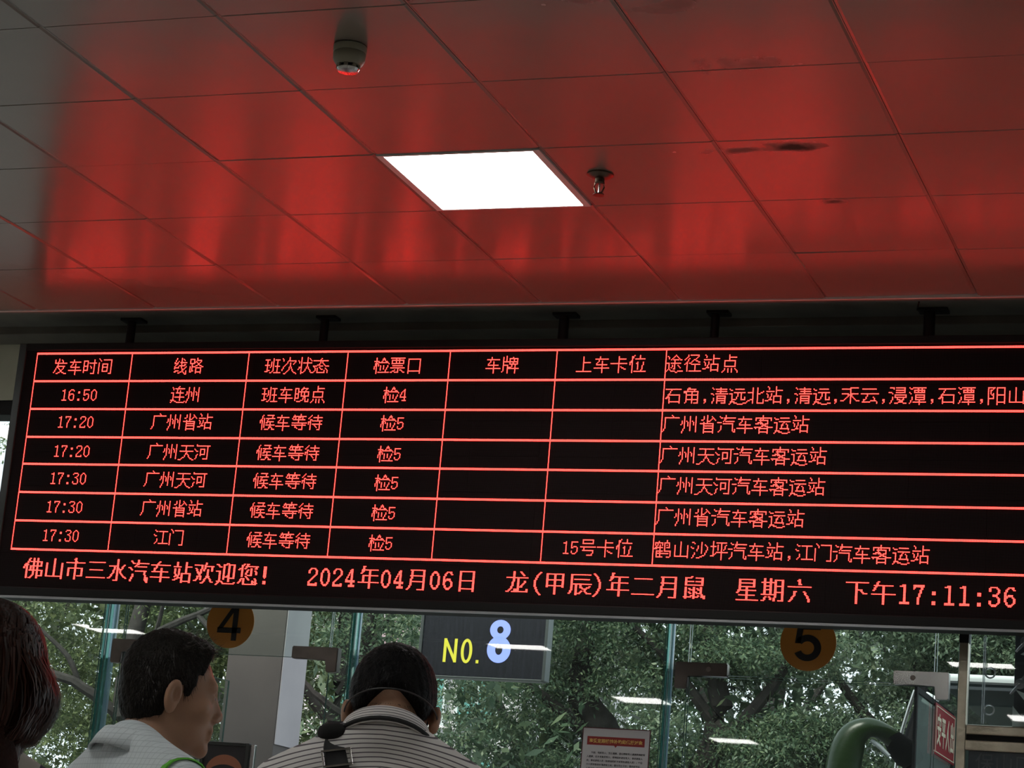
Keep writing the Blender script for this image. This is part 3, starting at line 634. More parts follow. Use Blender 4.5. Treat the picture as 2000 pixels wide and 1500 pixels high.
for k,(x,z,a,lb) in enumerate(((-1.108,2.372,-55,'top clear suction cup hook on the window at the right'),(-1.085,2.262,-20,'clear suction cup hook beside the torn paper'),(-1.125,2.205,-60,'lower clear suction cup hook on the dark board'))):
    mb=MB(); mb.lathe([(0,0),(.010,-.002),(.020,-.006),(.021,-.004),(.011,.002),(.006,.008),(0,.009)],n=20,M=Matrix.Translation((x,GY-.008,z))@Matrix.Rotation(R(90),4,'X'))
    o=tag(mb.build('suction_cup',M['clear'],smooth=True),lb,'suction cup','clear suction cups on the window')
    d=(math.cos(R(a+180-35)),math.sin(R(a-90)))
    MB().tube([(x,GY-.016,z-.004),(x-.02,GY-.02,z-.028),(x-.034,GY-.02,z-.044)],[.005,.006,.004],8).build('hook',M['clear'],o,True)
e=empty('clear_tube_rail',(-1.262,GY-.03,2.04),'thin clear upright rod with round clips behind the steel post','rod')
MB().tube([(0,0,0),(.0,0,.345)],.005,8).build('rod',M['clear'],e,True)
for z in (.055,.200): MB().lathe([(.019,-.004),(.023,0),(.019,.004),(.016,0),(.019,-.004)],n=24,M=Matrix.Translation((.024,0,z))@Matrix.Rotation(R(90),4,'X')).build('ring_clip',M['clear'],e,True)
# ================================================================ OUTSIDE: forecourt, bus, buildings, trees
M['asphalt']=noisy('grey_asphalt',(.12,.12,.12),(.16,.16,.155),4,.9)
MB().box((-60,9.4,-.30),(40,80,-.12)).build('ground',M['asphalt'],kind='structure')
# coach parked nose first behind gate 5
M['busglass']=glassmat('tinted_bus_glass',(.30,.36,.36),haze=.10,hazecol=(.06,.08,.09)); M['leafglass']=glassmat('coach_door_glass',(.55,.66,.62),haze=.25,hazecol=(.30,.38,.36)); M['busgreen']=mat('green_bus_paint',(.008,.022,.003),.28,0,.35); M['buswhite']=mat('white_bus_roof_paint',(.62,.66,.67),.35)
M['busdark']=mat('dark_bus_cabin_trim',(.006,.006,.007),.7,0,.12); M['busbody']=noisy('grey_green_bus_body',(.20,.26,.24),(.17,.22,.20),2,.35)
M['tyre']=mat('tyre_rubber',(.015,.015,.015),.85)
bx0,bx1,by0,by1=-2.27,.05,13.3,20.8
e=empty('coach',((bx0+bx1)/2,(by0+by1)/2,-.12),'coach parked outside behind the right door, dark windscreen and white roof edge','bus')
E0=e.location.copy()
def bp(mb,name,m,parent=e,**k):
    bmesh.ops.translate(mb.bm,verts=mb.bm.verts,vec=-E0); return mb.build(name,m,parent,**k)
rf=MB().box((bx0+.12,by0+.02,2.725),(bx1-.1,by1,2.772),bev=.02); bp(rf,'roof',M['buswhite'],smooth=True)
b=MB(); b.box((bx0,by0,.25),(bx1,by0+.07,1.45),bev=.02); b.box((bx0,by0+.07,.25),(bx0+.05,by1,1.75),bev=.01); b.box((bx1-.05,by0+.07,.25),(bx1,by1,1.75),bev=.01); b.box((bx0+.05,by1-.06,.25),(bx1-.05,by1,2.66)); b.box((bx0+.05,by0+.1,.3),(bx1-.05,by1-.06,.4)); bp(b,'body_shell',M['busbody'])
o=obj('windscreen',mesh([tuple(Vector(v)-E0) for v in ((bx0+.03,by0+.01,1.45),(bx1-.03,by0+.01,1.45),(bx1-.1,by0+.10,2.73),(bx0+.1,by0+.10,2.73))],[(0,1,2,3)]),M['busglass'],e)
for x in (bx0+.028,bx1-.028):
    obj('side_window',mesh([tuple(Vector(v)-E0) for v in ((x,by0+.12,1.75),(x,by1-.1,1.75),(x,by1-.1,2.66),(x,by0+.12,2.66))],[(0,1,2,3)]),M['busglass'],e)
def pil(x,s):
    mb=MB(); pts=[(x+s*.000,1.45,.055),(x+s*.012,2.10,.058),(x+s*.022,2.25,.055),(x+s*.045,2.42,.048),(x+s*.078,2.56,.035),(x+s*.105,2.68,.024)]
    mb.tube([(a,by0+.05,z) for a,z,_ in pts],[r for *_,r in pts],12); return mb
bp(pil(bx0-.04+.0,1),'front_pillar',M['busdark'],smooth=True); bp(pil(bx1-.02,-1),'front_pillar',M['busdark'],smooth=True)
mb=MB(); mb.tube([(bx0-.05+a,by0-.012,z) for a,z in ((-.035,2.08),(-.022,2.25),(.0,2.42),(.036,2.56),(.066,2.66))],.012,8); bp(mb,'pillar_trim',M['chrome'],smooth=True)
for y in (15.2,17.0,18.8): 
    for x in (bx0,bx1-.05): bp(MB().box((x,y,1.75),(x+.05,y+.10,2.67)),'side_pillar',M['busdark'])
bp(MB().box((bx0+.12,15.3,.4),(bx1-.08,15.36,2.66)),'cabin_partition',M['busdark'])
bp(MB().box((bx0+.2,13.7,.4),(bx1-.2,14.1,1.5),bev=.05),'dashboard',M['busdark'])
for x in (bx0-.01,bx1-.27):
    for y in (15.0,19.3): bp(MB().lathe([(0,-.14),(.30,-.14),(.47,-.10),(.48,0),(.47,.10),(.30,.14),(0,.14)],n=28,M=Matrix.Translation((x+.14,y,.36))@Matrix.Rotation(R(90),4,'Y')),'wheel',M['tyre'],smooth=True)
# mirror arm (horn shaped) on the front-left pillar
def loft(pts,name,m):
    P_=[np.array(p,float) for p in pts]; pts=[]
    for i in range(len(P_)-1):
        a,b,c,d=P_[max(i-1,0)],P_[i],P_[i+1],P_[min(i+2,len(P_)-1)]
        for t in (0,.25,.5,.75): pts.append(.5*((2*b)+(-a+c)*t+(2*a-5*b+4*c-d)*t*t+(-a+3*b-3*c+d)*t**3))
    pts.append(P_[-1]); mb=MB(); rings=[]
    pp=[Vector(tuple(p[:3])) for p in pts]
    for i,p in enumerate(pts):
        t=(pp[min(i+1,len(pp)-1)]-pp[max(i-1,0)]).normalized(); u=Vector((0,1,0)); v=t.cross(u).normalized(); a,b_=p[3],p[4]
        rings.append([mb.bm.verts.new(pp[i]+v*math.cos(q)*a+u*math.sin(q)*b_) for q in [k*math.pi/8 for k in range(16)]])
    for r1,r2 in zip(rings,rings[1:]):
        for k in range(16): mb.bm.faces.new((r1[k],r1[(k+1)%16],r2[(k+1)%16],r2[k]))
    mb.bm.faces.new(rings[0][::-1]); mb.bm.faces.new(rings[-1]); return bp(mb,name,m,smooth=True)
my=by0-.35
loft([(-2.585,my,1.62,.085,.07),(-2.60,my,1.85,.100,.08),(-2.590,my,2.10,.104,.085),(-2.575,my,2.24,.100,.08),(-2.535,my,2.345,.084,.07),(-2.455,my,2.395,.058,.055),(-2.385,my+.04,2.385,.050,.05),(-2.325,my+.12,2.345,.055,.05)],'mirror_arm',M['busgreen'])
loft([(-2.335,my+.10,2.355,.056,.052),(-2.30,my+.2,2.31,.075,.07),(-2.27,my+.30,2.27,.08,.08),(-2.25,my+.40,2.24,.06,.07)],'mirror_joint',M['busdark'])
bp(MB().box((-2.56,my+.02,1.66),(-2.50,my+.05,2.10),bev=.01),'mirror_glass',M['chrome'])
loft([(-2.44,my+.03,2.325,.010,.02),(-2.40,my+.05,2.300,.014,.02),(-2.345,my+.1,2.25,.010,.02)],'arm_underside',M['buswhite'])
# small camera fixture at the pillar head
mb=MB(); mb.box((-.042,-.03,-.035),(.042,.03,.035),bev=.012,M=Matrix.Translation((-2.155,by0-.06,2.60))@Matrix.Rotation(R(28),4,'Y')); bp(mb,'clearance_lamp',M['buswhite'],smooth=True)
bp(MB().box((-2.215,by0-.05,2.55),(-2.185,by0,2.70)),'lamp_bracket',M['busdark'])
# red lucky plaque inside the side window, seen from behind
pe_=empty('door_plaque',(-2.012,12.90,2.372),'red plaque with gold Chinese lettering on the open coach door glass','sign',rz=R(90))
M['plaque']=mat('red_plaque',(.23,.012,.02),.5); M['palegold']=mat('pale_gold_letters',(.62,.56,.42),.5)
lf=MB(); 
for a,b in (((-2.035,11.98,.35),(-2.020,12.02,2.53)),((-2.035,13.24,.35),(-2.020,13.28,2.53)),((-2.035,12.02,2.50),(-2.020,13.24,2.53)),((-2.035,12.02,.35),(-2.020,13.24,.9))): lf.box(a,b)
bp(lf,'door_leaf_frame',M['busdark']); obj('door_leaf_glass',mesh([tuple(Vector(v)-E0) for v in ((-2.028,12.02,.9),(-2.028,13.24,.9),(-2.028,13.24,2.50),(-2.028,12.02,2.50))],[(0,1,2,3)]),M['leafglass'],e)
MB().box((-.36,-.004,-.140),(.36,.004,.140),bev=.003).build('plate',M['plaque'],pe_)
mb=MB()
for a,b in (((-.34,-.006,.122),(.34,-.004,.127)),((-.34,-.006,-.127),(.34,-.004,-.122)),((-.34,-.006,-.122),(-.33,-.004,.122)),((.33,-.006,-.122),(.34,-.004,.122))): mb.box(a,b)
mb.build('border_line',M['palegold'],pe_)
for k,ch in enumerate('安平入出'): textmesh('character',ch,.185,M['palegold'],pe_,(-.235+.157*k+.09*.8,-.0062,-.068),bold=.003,sx=.80,mirror=True,extrude=.0006)
# pale building far off with teal windows, seen through the thin tree
M['far']=noisy('pale_pink_facade',(.60,.56,.57),(.52,.49,.50),.6,.9); M['farpink']=mat('pink_facade_band',(.50,.34,.38),.9); M['teal']=mat('teal_window_glass',(.10,.30,.27),.3); M['farw']=mat('white_window_frame',(.6,.62,.62),.7)
e=empty('far_building',(-13.4,34,-.12),'pale pink building far off with teal windows, seen between the trees','building')
MB().box((-3.6,0,0),(1.4,6,9)).build('facade',M['far'],e); MB().box((-1.35,-.25,5.35),(1.15,-.02,5.95)).build('pink_band',M['farpink'],e)
for x in (-3.1,-1.9,-.55,.35):
    for z in (1.0,2.9,4.3):
        f=MB().box((x,-.10,z),(x+.72,-.01,z+.95)).build('window',M['farw'],e); MB().box((x+.05,-.12,z+.05),(x+.33,-.09,z+.9)).build('pane',M['teal'],f); MB().box((x+.39,-.12,z+.05),(x+.67,-.09,z+.9)).build('pane',M['teal'],f)
M['lampglow']=mat('far_ceiling_lamp',(.8,.8,.8),.5,emit=(1,1,.95),es=1.6)
for x in (-1.05,-.2): MB().lathe([(0,0),(.10,0),(.13,-.03),(.07,-.06),(0,-.065)],c=(x,-.3,5.18),n=20).build('round_lamp',M['lampglow'],e,True)
# low van roof glimpsed under the trees
e=empty('parked_van',(-6.35,18.0,-.12),'white van roof glimpsed under the trees left of the notice','van')
MB().box((-.85,0,.35),(.85,4.2,1.7),bev=.15).box((-.78,.35,1.6),(.78,4.1,2.32),bev=.12).build('body',M['buswhite'],e,True)
MB().box((-.68,.33,1.72),(.68,.36,2.18),bev=.01).build('windscreen',M['busglass'],e)
for x in (-.85,.65):
    for y in (.8,3.3): MB().lathe([(0,-.1),(.32,-.1),(.34,0),(.32,.1),(0,.1)],n=20,M=Matrix.Translation((x+.1,y,.34))@Matrix.Rotation(R(90),4,'Y')).build('wheel',M['tyre'],e,True)
# ---- trees
def leafmat(name,c1,c2,c3):
    m=mat(name,c1,.42,0,.45); g=N(m,'ShaderNodeNewGeometry'); r=N(m,'ShaderNodeValToRGB'); cr=r.color_ramp
    cr.elements[0].color=(*c1,1); cr.elements[1].color=(*c3,1); x=cr.elements.new(.55); x.color=(*c2,1)
    L(m,g.outputs['Random Per Island'],r.inputs[0]); L(m,r.outputs[0],bs(m).inputs['Base Color'])
    tr=N(m,'ShaderNodeBsdfTranslucent'); L(m,r.outputs[0],tr.inputs[0]); mx=N(m,'ShaderNodeMixShader'); mx.inputs[0].default_value=.35
    out=[n for n in m.node_tree.nodes if n.type=='OUTPUT_MATERIAL'][0]; L(m,bs(m).outputs[0],mx.inputs[1]); L(m,tr.outputs[0],mx.inputs[2]); L(m,mx.outputs[0],out.inputs[0]); return m
M['leafL']=leafmat('yellow_green_leaves',(.085,.125,.055),(.135,.18,.078),(.27,.32,.14))
M['leafD']=leafmat('deep_green_leaves',(.050,.095,.055),(.090,.145,.080),(.20,.26,.14))
M['leafF']=leafmat('far_green_leaves',(.085,.135,.085),(.125,.18,.11),(.24,.30,.18))
M['bark']=noisy('grey_brown_bark',(.045,.040,.036),(.026,.023,.020),14,.9,bump=.5,bscale=30)
def leaves(blobs,n,size,spray,sprad,z0=None):
    B=np.array(blobs,float); w_=B[:,3]**2; w_/=w_.sum(); ns=max(1,n//spray)
    bi=rng.choice(len(B),ns,p=w_); d=rng.normal(size=(ns,3)); d/=np.linalg.norm(d,axis=1)[:,None]
    nk=max(3,int(len(B)*16)); ki=rng.choice(len(B),nk,p=w_); kd=rng.normal(size=(nk,3)); kd/=np.linalg.norm(kd,axis=1)[:,None]; kr=rng.uniform(.10,.26,nk)*(1 if size<.1 else 1.6)
    KC=B[ki,:3]+kd*(B[ki,3]*rng.uniform(.35,1.0,nk)**.5)[:,None]*np.array([1,1,.85]); pk=kr**2/(kr**2).sum(); ci=rng.choice(nk,ns,p=pk); d[:,2]=np.abs(d[:,2])*1.1-.25
    S=KC[ci]+d*(kr[ci]*rng.uniform(.7,1.1,ns))[:,None]*np.array([1.25,1.1,.75])
    S=np.repeat(S,spray,0); m=len(S); P_=S+rng.normal(0,sprad,(m,3))*np.array([1,1,.8])
    if z0 is not None:
        k=(P_[:,2]>z0[0])&(P_[:,2]<z0[1]); P_=P_[k]; m=len(P_)
    a=rng.uniform(0,2*np.pi,m); el=rng.normal(-.5,.45,m); D=np.stack([np.cos(a)*np.cos(el),np.sin(a)*np.cos(el),np.sin(el)],1)
    up=rng.normal(0,.45,(m,3))+np.array([0,-.25,1]); Wd=np.cross(D,up); Wd/=np.linalg.norm(Wd,axis=1)[:,None]+1e-9
    ln=(size*rng.uniform(.7,1.3,m))[:,None]; V=np.stack([P_,P_+D*ln*.5+Wd*ln*.21,P_+D*ln,P_+D*ln*.5-Wd*ln*.21],1).reshape(-1,3)
    return V,np.arange(len(V)).reshape(-1,4)
def cr(pts,k=4):
    P_=[np.array(p,float) for p in pts]; out=[]
    for i in range(len(P_)-1):
        a=P_[max(i-1,0)]; b=P_[i]; c=P_[i+1]; d=P_[min(i+2,len(P_)-1)]
        for q in range(k):
            t=q/k; out.append(.5*((2*b)+(-a+c)*t+(2*a-5*b+4*c-d)*t*t+(-a+3*b-3*c+d)*t**3))
    out.append(P_[-1]); out=[o+np.append(rng.normal(0,.25,3)*o[3]*.5,0) for o in out]; return [tuple(o) for o in out]
def tree(label,base,trunk,branches,blobs,n,size,m,spray=22,sprad=.10,zr=(2.0,5.2),extra=None,dy=.0):
    e=empty('tree',(base[0],base[1],-.12),label,'tree','street trees outside the glass'); b0=Vector(e.location)
    trunk=cr(trunk+[(trunk[-1][0]+.1,trunk[-1][1],trunk[-1][2]+.9,.02)]); branches=[cr(b_+[tuple(2.0*b_[-1][q]-b_[-2][q] for q in range(3))+(.006,)]) for b_ in branches]; blobs=[(x,y-dy,z,r) for x,y,z,r in blobs]
    mb=MB(); mb.tube([Vector(p[:3])-b0 for p in trunk],[p[3] for p in trunk],10); mb.build('trunk',M['bark'],e,True)
    for br in branches: MB().tube([Vector(p[:3])-b0 for p in br],[p[3] for p in br],7).build('branch',M['bark'],e,True)
    V,F=leaves(blobs,int(n*2.8),size*.67,spray,sprad,zr)
    core=[(x,y+.6,z,r*.72) for x,y,z,r in blobs]; V3,F3=leaves(core,int(n*.22),size*2.3,8,sprad*1.5,zr); F3=F3+len(V); V=np.concatenate([V,V3]); F=np.concatenate([F,F3])
    if extra:
        V2,F2=leaves(blobs,extra*2,size*2.2,spray,sprad*1.6,None); far=(V2.reshape(-1,4,3)[:,0,2]>zr[1]-.3); V2=V2.reshape(-1,4,3)[far].reshape(-1,3); F2=np.arange(len(V2)).reshape(-1,4)+len(V); V=np.concatenate([V,V2]); F=np.concatenate([F,F2])
    q=V.reshape(-1,4,3); keep=~((q[:,0,0]>-2.5)&(q[:,0,2]<2.95)&(q[:,0,1]<21.2)&(q[:,0,1]>12.5)); V=q[keep].reshape(-1,3); F=np.arange(len(V)).reshape(-1,4)
    f=obj('foliage',npmesh(V-np.array(b0),F),m,e); f['kind']='stuff'
    return e
# left light green trees with visible boughs (Y about 16)
tree('light green tree with long bare boughs behind the left glass pane',(-9.3,16.2),[(-9.3,16.2,-.12,.15),(-9.28,16.2,1.6,.12),(-9.05,16.2,2.35,.095),(-9.1,16.2,3.0,.075),(-8.9,16.3,4.2,.05)],
 [[(-9.1,16.2,2.5,.05),(-9.35,16.0,2.72,.042),(-9.7,15.9,2.83,.034),(-10.1,15.8,2.95,.022)],[(-9.05,16.2,2.35,.05),(-8.9,16.0,2.42,.035),(-8.6,15.9,2.28,.03),(-8.4,15.8,2.1,.02)],[(-9.4,16.0,2.74,.025),(-9.5,15.95,2.95,.022),(-9.75,15.9,3.15,.014)],[(-9.1,16.2,2.9,.04),(-8.7,15.9,3.15,.032),(-8.3,15.8,3.3,.026),(-7.9,15.7,3.45,.016)],[(-8.3,15.8,3.3,.022),(-8.05,15.7,3.12,.018),(-7.8,15.7,3.0,.012)],[(-8.7,15.9,3.15,.02),(-8.6,15.8,3.45,.014)]],
 [(-10.2,16.6,3.3,.75),(-9.5,16.7,3.6,.8),(-8.8,16.8,3.4,.7),(-10.3,16.5,2.5,.55),(-9.4,16.7,2.75,.55),(-8.6,16.6,2.75,.5),(-10.0,16.6,4.3,1.0),(-8.4,16.8,4.0,.9),(-9.7,16.6,2.1,.5)],15000,.062,M['leafL'],extra=500,sprad=.065)
tree('yellowish tree behind the dark haired man in the pale blue shirt',(-7.75,17.3),[(-7.75,17.3,-.12,.12),(-7.8,17.3,1.8,.10),(-7.7,17.3,3.0,.07),(-7.8,17.4,4.4,.05)],
 [[(-7.75,17.3,2.6,.045),(-8.1,17.1,3.1,.035),(-8.5,17.0,3.5,.02)],[(-7.7,17.3,2.9,.04),(-7.35,17.1,3.3,.03),(-7.1,17.0,3.7,.018)],[(-7.78,17.3,2.2,.04),(-8.1,17.0,2.35,.03),(-8.45,16.9,2.3,.018)]],
 [(-8.6,17.6,3.2,.65),(-8.1,17.7,3.7,.7),(-7.5,17.8,3.9,.6),(-8.7,17.5,2.4,.5),(-8.1,17.6,2.6,.5)],7000,.062,M['leafL'],extra=300,sprad=.065)
# centre thin tree with a leaning dark trunk (Y about 15.5)
tree('thin tree with a leaning dark trunk in front of the pink building',(-6.95,15.6),[(-7.1,15.6,-.12,.13),(-6.98,15.6,1.6,.11),(-6.93,15.6,2.15,.095),(-6.79,15.6,2.42,.085),(-6.76,15.6,2.62,.08),(-6.83,15.6,2.85,.06),(-6.75,15.6,3.2,.04)],
 [[(-6.79,15.6,2.44,.045),(-6.5,15.5,2.42,.035),(-6.2,15.4,2.32,.024)],[(-6.78,15.6,2.5,.04),(-6.95,15.4,2.62,.03),(-7.12,15.3,2.78,.018)],[(-6.76,15.6,2.55,.04),(-6.4,15.4,2.75,.032),(-6.0,15.3,2.95,.025),(-5.6,15.2,3.15,.016)],[(-6.4,15.4,2.75,.028),(-6.22,15.4,3.0,.024),(-6.1,15.4,3.3,.018)],[(-6.1,15.4,2.86,.022),(-5.8,15.3,2.92,.016),(-5.5,15.3,3.1,.01)]],
 [(-6.95,15.5,3.05,.30),(-6.6,15.6,3.25,.32),(-7.0,15.5,2.45,.16),(-6.3,15.5,3.1,.22),(-6.0,15.5,2.80,.20),(-6.45,15.5,2.15,.28),(-6.1,15.5,2.1,.3),(-6.9,15.6,3.6,.4),(-6.0,15.5,3.35,.30),(-5.75,15.5,2.5,.22)],3600,.058,M['leafD'],spray=14,sprad=.07)
# right dense dark trees
tree('dense dark green tree with a forked trunk behind the notice',(-4.9,17.2),[(-4.75,17.2,-.12,.24),(-4.8,17.2,1.6,.22),(-5.05,17.2,2.1,.19),(-5.3,17.1,2.6,.15),(-5.5,17.0,3.1,.1)],
 [[(-4.9,17.2,1.9,.14),(-4.55,17.1,2.3,.12),(-4.4,17.1,2.9,.09),(-4.5,17.0,3.5,.06)],[(-5.2,17.1,2.4,.07),(-5.55,16.9,2.75,.05),(-5.9,16.8,3.0,.03)],[(-4.5,17.1,2.5,.07),(-4.1,17.0,2.9,.05),(-3.8,16.9,3.3,.03)],[(-4.45,17.1,2.8,.05),(-4.75,16.9,3.2,.035),(-5.1,16.8,3.5,.02)]],
 [(-6.0,17.4,3.0,.55),(-5.7,17.5,3.7,.75),(-5.0,17.5,3.3,.6),(-4.3,17.5,3.7,.7),(-3.9,17.4,3.0,.6),(-5.6,17.4,2.5,.45),(-4.6,17.7,2.7,.5),(-6.2,17.4,2.4,.4),(-4.9,17.8,4.4,1.1),(-3.7,17.4,2.4,.5),(-5.0,17.9,2.3,.5)],26000,.060,M['leafD'],extra=900,dy=.55,sprad=.06)
tree('dense green tree behind the round sign 5',(-2.9,17.8),[(-2.7,17.8,-.12,.2),(-2.75,17.8,1.8,.18),(-3.0,17.7,2.6,.13),(-2.9,17.7,3.6,.08)],
 [[(-2.85,17.8,2.2,.07),(-2.5,17.5,2.7,.05),(-2.2,17.4,3.1,.03)],[(-3.0,17.7,2.6,.06),(-3.4,17.5,3.0,.04),(-3.7,17.4,3.4,.025)],[(-2.95,17.7,3.0,.05),(-2.6,17.5,3.3,.035),(-2.4,17.4,3.6,.02)]],
 [(-3.4,17.8,3.5,.7),(-2.7,17.9,3.9,.8),(-2.1,17.8,3.3,.6),(-3.2,17.8,2.7,.55),(-2.5,17.8,2.7,.5),(-2.9,17.9,2.2,.5),(-3.6,17.8,2.2,.5),(-1.7,17.9,3.8,.8),(-2.6,17.7,3.3,.4)],24000,.060,M['leafF'],extra=900,dy=.5,sprad=.06)
tree('green tree above the coach roof at the right',(-.6,23.0),[(-.6,23.0,-.12,.2),(-.7,23.0,2.4,.15),(-.6,23.0,4.0,.1)],[[(-.7,23,2.6,.06),(-1.4,22.8,3.3,.04),(-2.0,22.7,3.8,.02)]],
 [(-2.6,23.3,3.9,.8),(-1.6,23.3,4.3,.9),(-.8,23.3,3.7,.9),(-2.0,23.4,3.2,.7),(-3.2,23.4,3.1,.8)],11000,.075,M['leafF'],zr=(2.4,5.8),extra=500)
# second line of trees further back fills the gaps
for k,(x,y,nm) in enumerate(((-14.2,22.5,'back row tree at the far left of the glass'),(-11.9,23.0,'back row tree behind the bare boughs'),(-8.0,23.6,'back row tree between the platform sign and the notice'),(-5.6,23.8,'back row tree behind the notice'),(-3.4,24.2,'back row tree left of the coach'))):
    dz=.2; tree(nm,(x,y),[(x,y,-.12,.2),(x,y,3,.15),(x+.2,y,5,.08)],[[(x,y,3,.07),(x+.7,y-.2,4,.04)],[(x,y,2.6,.07),(x-.7,y-.2,3.8,.04)]],
     [(x-.8,y,3.0,.95),(x+.5,y+.2,3.4,1.0),(x-.2,y,4.5,1.2),(x+.9,y,2.4,.8),(x-.3,y-.1,2.2,.8),(x+1.0,y,4.3,.9)],8500 if k!=2 else 7000,.085,M['leafF'] if k>1 else M['leafL'],sprad=.13,zr=(1.8,6.2),extra=400)
# low hedge along the kerb
V,F=leaves([(x,20.0+rng.uniform(-.2,.2),.9,.75) for x in np.arange(-14,-3.6,.55) if not -8.3<x<-4.4],14000,.09,16,.12)
k=tag(obj('hedge',npmesh(V,F),M['leafL']),'clipped green hedge along the forecourt under the trees','hedge'); k['kind']='stuff'
# ================================================================ PEOPLE
def smin(a,b,k): h=np.clip(.5+.5*(b-a)/k,0,1); return b+(a-b)*h-k*h*(1-h)
def smax(a,b,k): return -smin(-a,-b,k)
def ell(P,c,r):
    r=np.array(r,np.float32); q=(P-np.array(c,np.float32))/r; k0=np.sqrt((q*q).sum(-1)); q=q/r; k1=np.sqrt((q*q).sum(-1))+1e-6; return k0*(k0-1)/k1
def cap(P,a,b,ra,rb):
    a=np.array(a,np.float32); b=np.array(b,np.float32); d=b-a; t=np.clip(((P-a)@d)/(d@d),0,1); q=P-a-t[...,None]*d; return np.sqrt((q*q).sum(-1))-(ra+(rb-ra)*t)
def rotx(a): c,s=math.cos(a),math.sin(a); return np.array([[1,0,0],[0,c,-s],[0,s,c]],np.float32)
def rotz(a): c,s=math.cos(a),math.sin(a); return np.array([[c,-s,0],[s,c,0],[0,0,1]],np.float32)
def roty(a): c,s=math.cos(a),math.sin(a); return np.array([[c,0,s],[0,1,0],[-s,0,c]],np.float32)
def surf(fn,xs,ys,zs,chunk=24):
    nx,ny,nz=len(xs),len(ys),len(zs); Fv=np.empty((nx,ny,nz),np.float32)
    for k in range(0,nz,chunk):
        z=zs[k:k+chunk]; G=np.stack(np.meshgrid(xs,ys,z,indexing='ij'),-1).astype(np.float32); Fv[:,:,k:k+chunk]=fn(G)
    ins=Fv<0; cn=(nx-1)*(ny-1)*(nz-1); acc=np.zeros((cn,3)); cnt=np.zeros(cn)
    cid=lambda i,j,k:(i*(ny-1)+j)*(nz-1)+k
    ax=[xs,ys,zs]; quads=[]
    for d in range(3):
        A=[slice(None)]*3; B=[slice(None)]*3; A[d]=slice(0,-1); B[d]=slice(1,None)
        a=ins[tuple(A)]; b=ins[tuple(B)]; I=np.argwhere(a!=b)
        o=[e for e in range(3) if e!=d]; n=[nx,ny,nz]
        ok=np.ones(len(I),bool)
        for e in o: ok&=(I[:,e]>0)&(I[:,e]<n[e]-1)
        I=I[ok]; J=I.copy(); J[:,d]+=1
        fa=Fv[tuple(I.T)]; fb=Fv[tuple(J.T)]; t=fa/(fa-fb)
        pos=np.stack([ax[e][I[:,e]] for e in range(3)],1).astype(float); pos[:,d]+=t*(ax[d][J[:,d]]-ax[d][I[:,d]])
        cs=[]
        for u,v in ((-1,-1),(0,-1),(0,0),(-1,0)):
            K=I.copy(); K[:,o[0]]+=u; K[:,o[1]]+=v; c=cid(K[:,0],K[:,1],K[:,2]); cs.append(c)
            for e in range(3): acc[:,e]+=np.bincount(c,pos[:,e],cn)
            cnt+=np.bincount(c,minlength=cn)
        q=np.stack(cs,1); s=ins[tuple(I.T)]
        if d==1: s=~s
        q[~s]=q[~s][:,::-1]; quads.append(q)
    used=np.flatnonzero(cnt); V=acc[used]/cnt[used][:,None]; mp=np.full(cn,-1); mp[used]=np.arange(len(used))
    Q=mp[np.concatenate(quads)]; return V,Q
def headsdf(H,nose=1.0,f=1.0,age=1.0):
    d=ell(H,(0,-.018,.036),(.0745,.095,.084)); d=smin(d,ell(H,(0,.030,-.020),(.060,.066,.088)),.03)
    d=smin(d,ell(H,(0,.028,-.072),(.052,.058,.036)),.025); d=smin(d,ell(H,(0,.084,-.098),(.022,.016,.017)),.022)
    d=smin(d,cap(H,(-.030,.078,.026),(.030,.078,.026),.013,.013),.02)
    for s in (-1,1):
        d=smin(d,ell(H,(s*.047,.060,-.020),(.020,.022,.020)),.02)
        d=smax(d,-ell(H,(s*.031,.100,.006),(.018,.020,.011)),.012)
        d=smin(d,ell(H,(s*.031,.079,.006),(.013,.012,.012)),.004)
        d=smin(d,ell(H,(s*.014,.098,-.034),(.009,.011,.008)),.006)
        # ear: rim, lobe and bowl
        E=(H-np.array([s*.079,-.012,-.006],np.float32))@rotz(s*R(22))@rotx(R(-10)); 
        ear=ell(E,(s*.006,0,0),(.010,.020,.033)); ear=smax(ear,-ell(E,(s*.0165,.003,.003),(.0105,.0115,.019)),.003); ear=smin(ear,ell(E,(s*.004,.004,-.027),(.008,.010,.010)),.008)
        d=smin(d,ear,.006)
    d=smin(d,cap(H,(0,.086,.014),(0,.107*nose,-.026),.008,.0125),.012)
    d=smin(d,ell(H,(0,.090,-.052),(.024,.012,.010)),.010); d=smin(d,cap(H,(-.016,.095,-.059),(.016,.095,-.059),.0075,.0075),.005); d=smin(d,cap(H,(-.013,.093,-.072),(.013,.093,-.072),.0085,.0085),.005)
    d=smax(d,-cap(H,(-.022,.105,-.0655),(.022,.105,-.0655),.0028,.0028),.003)
    return d
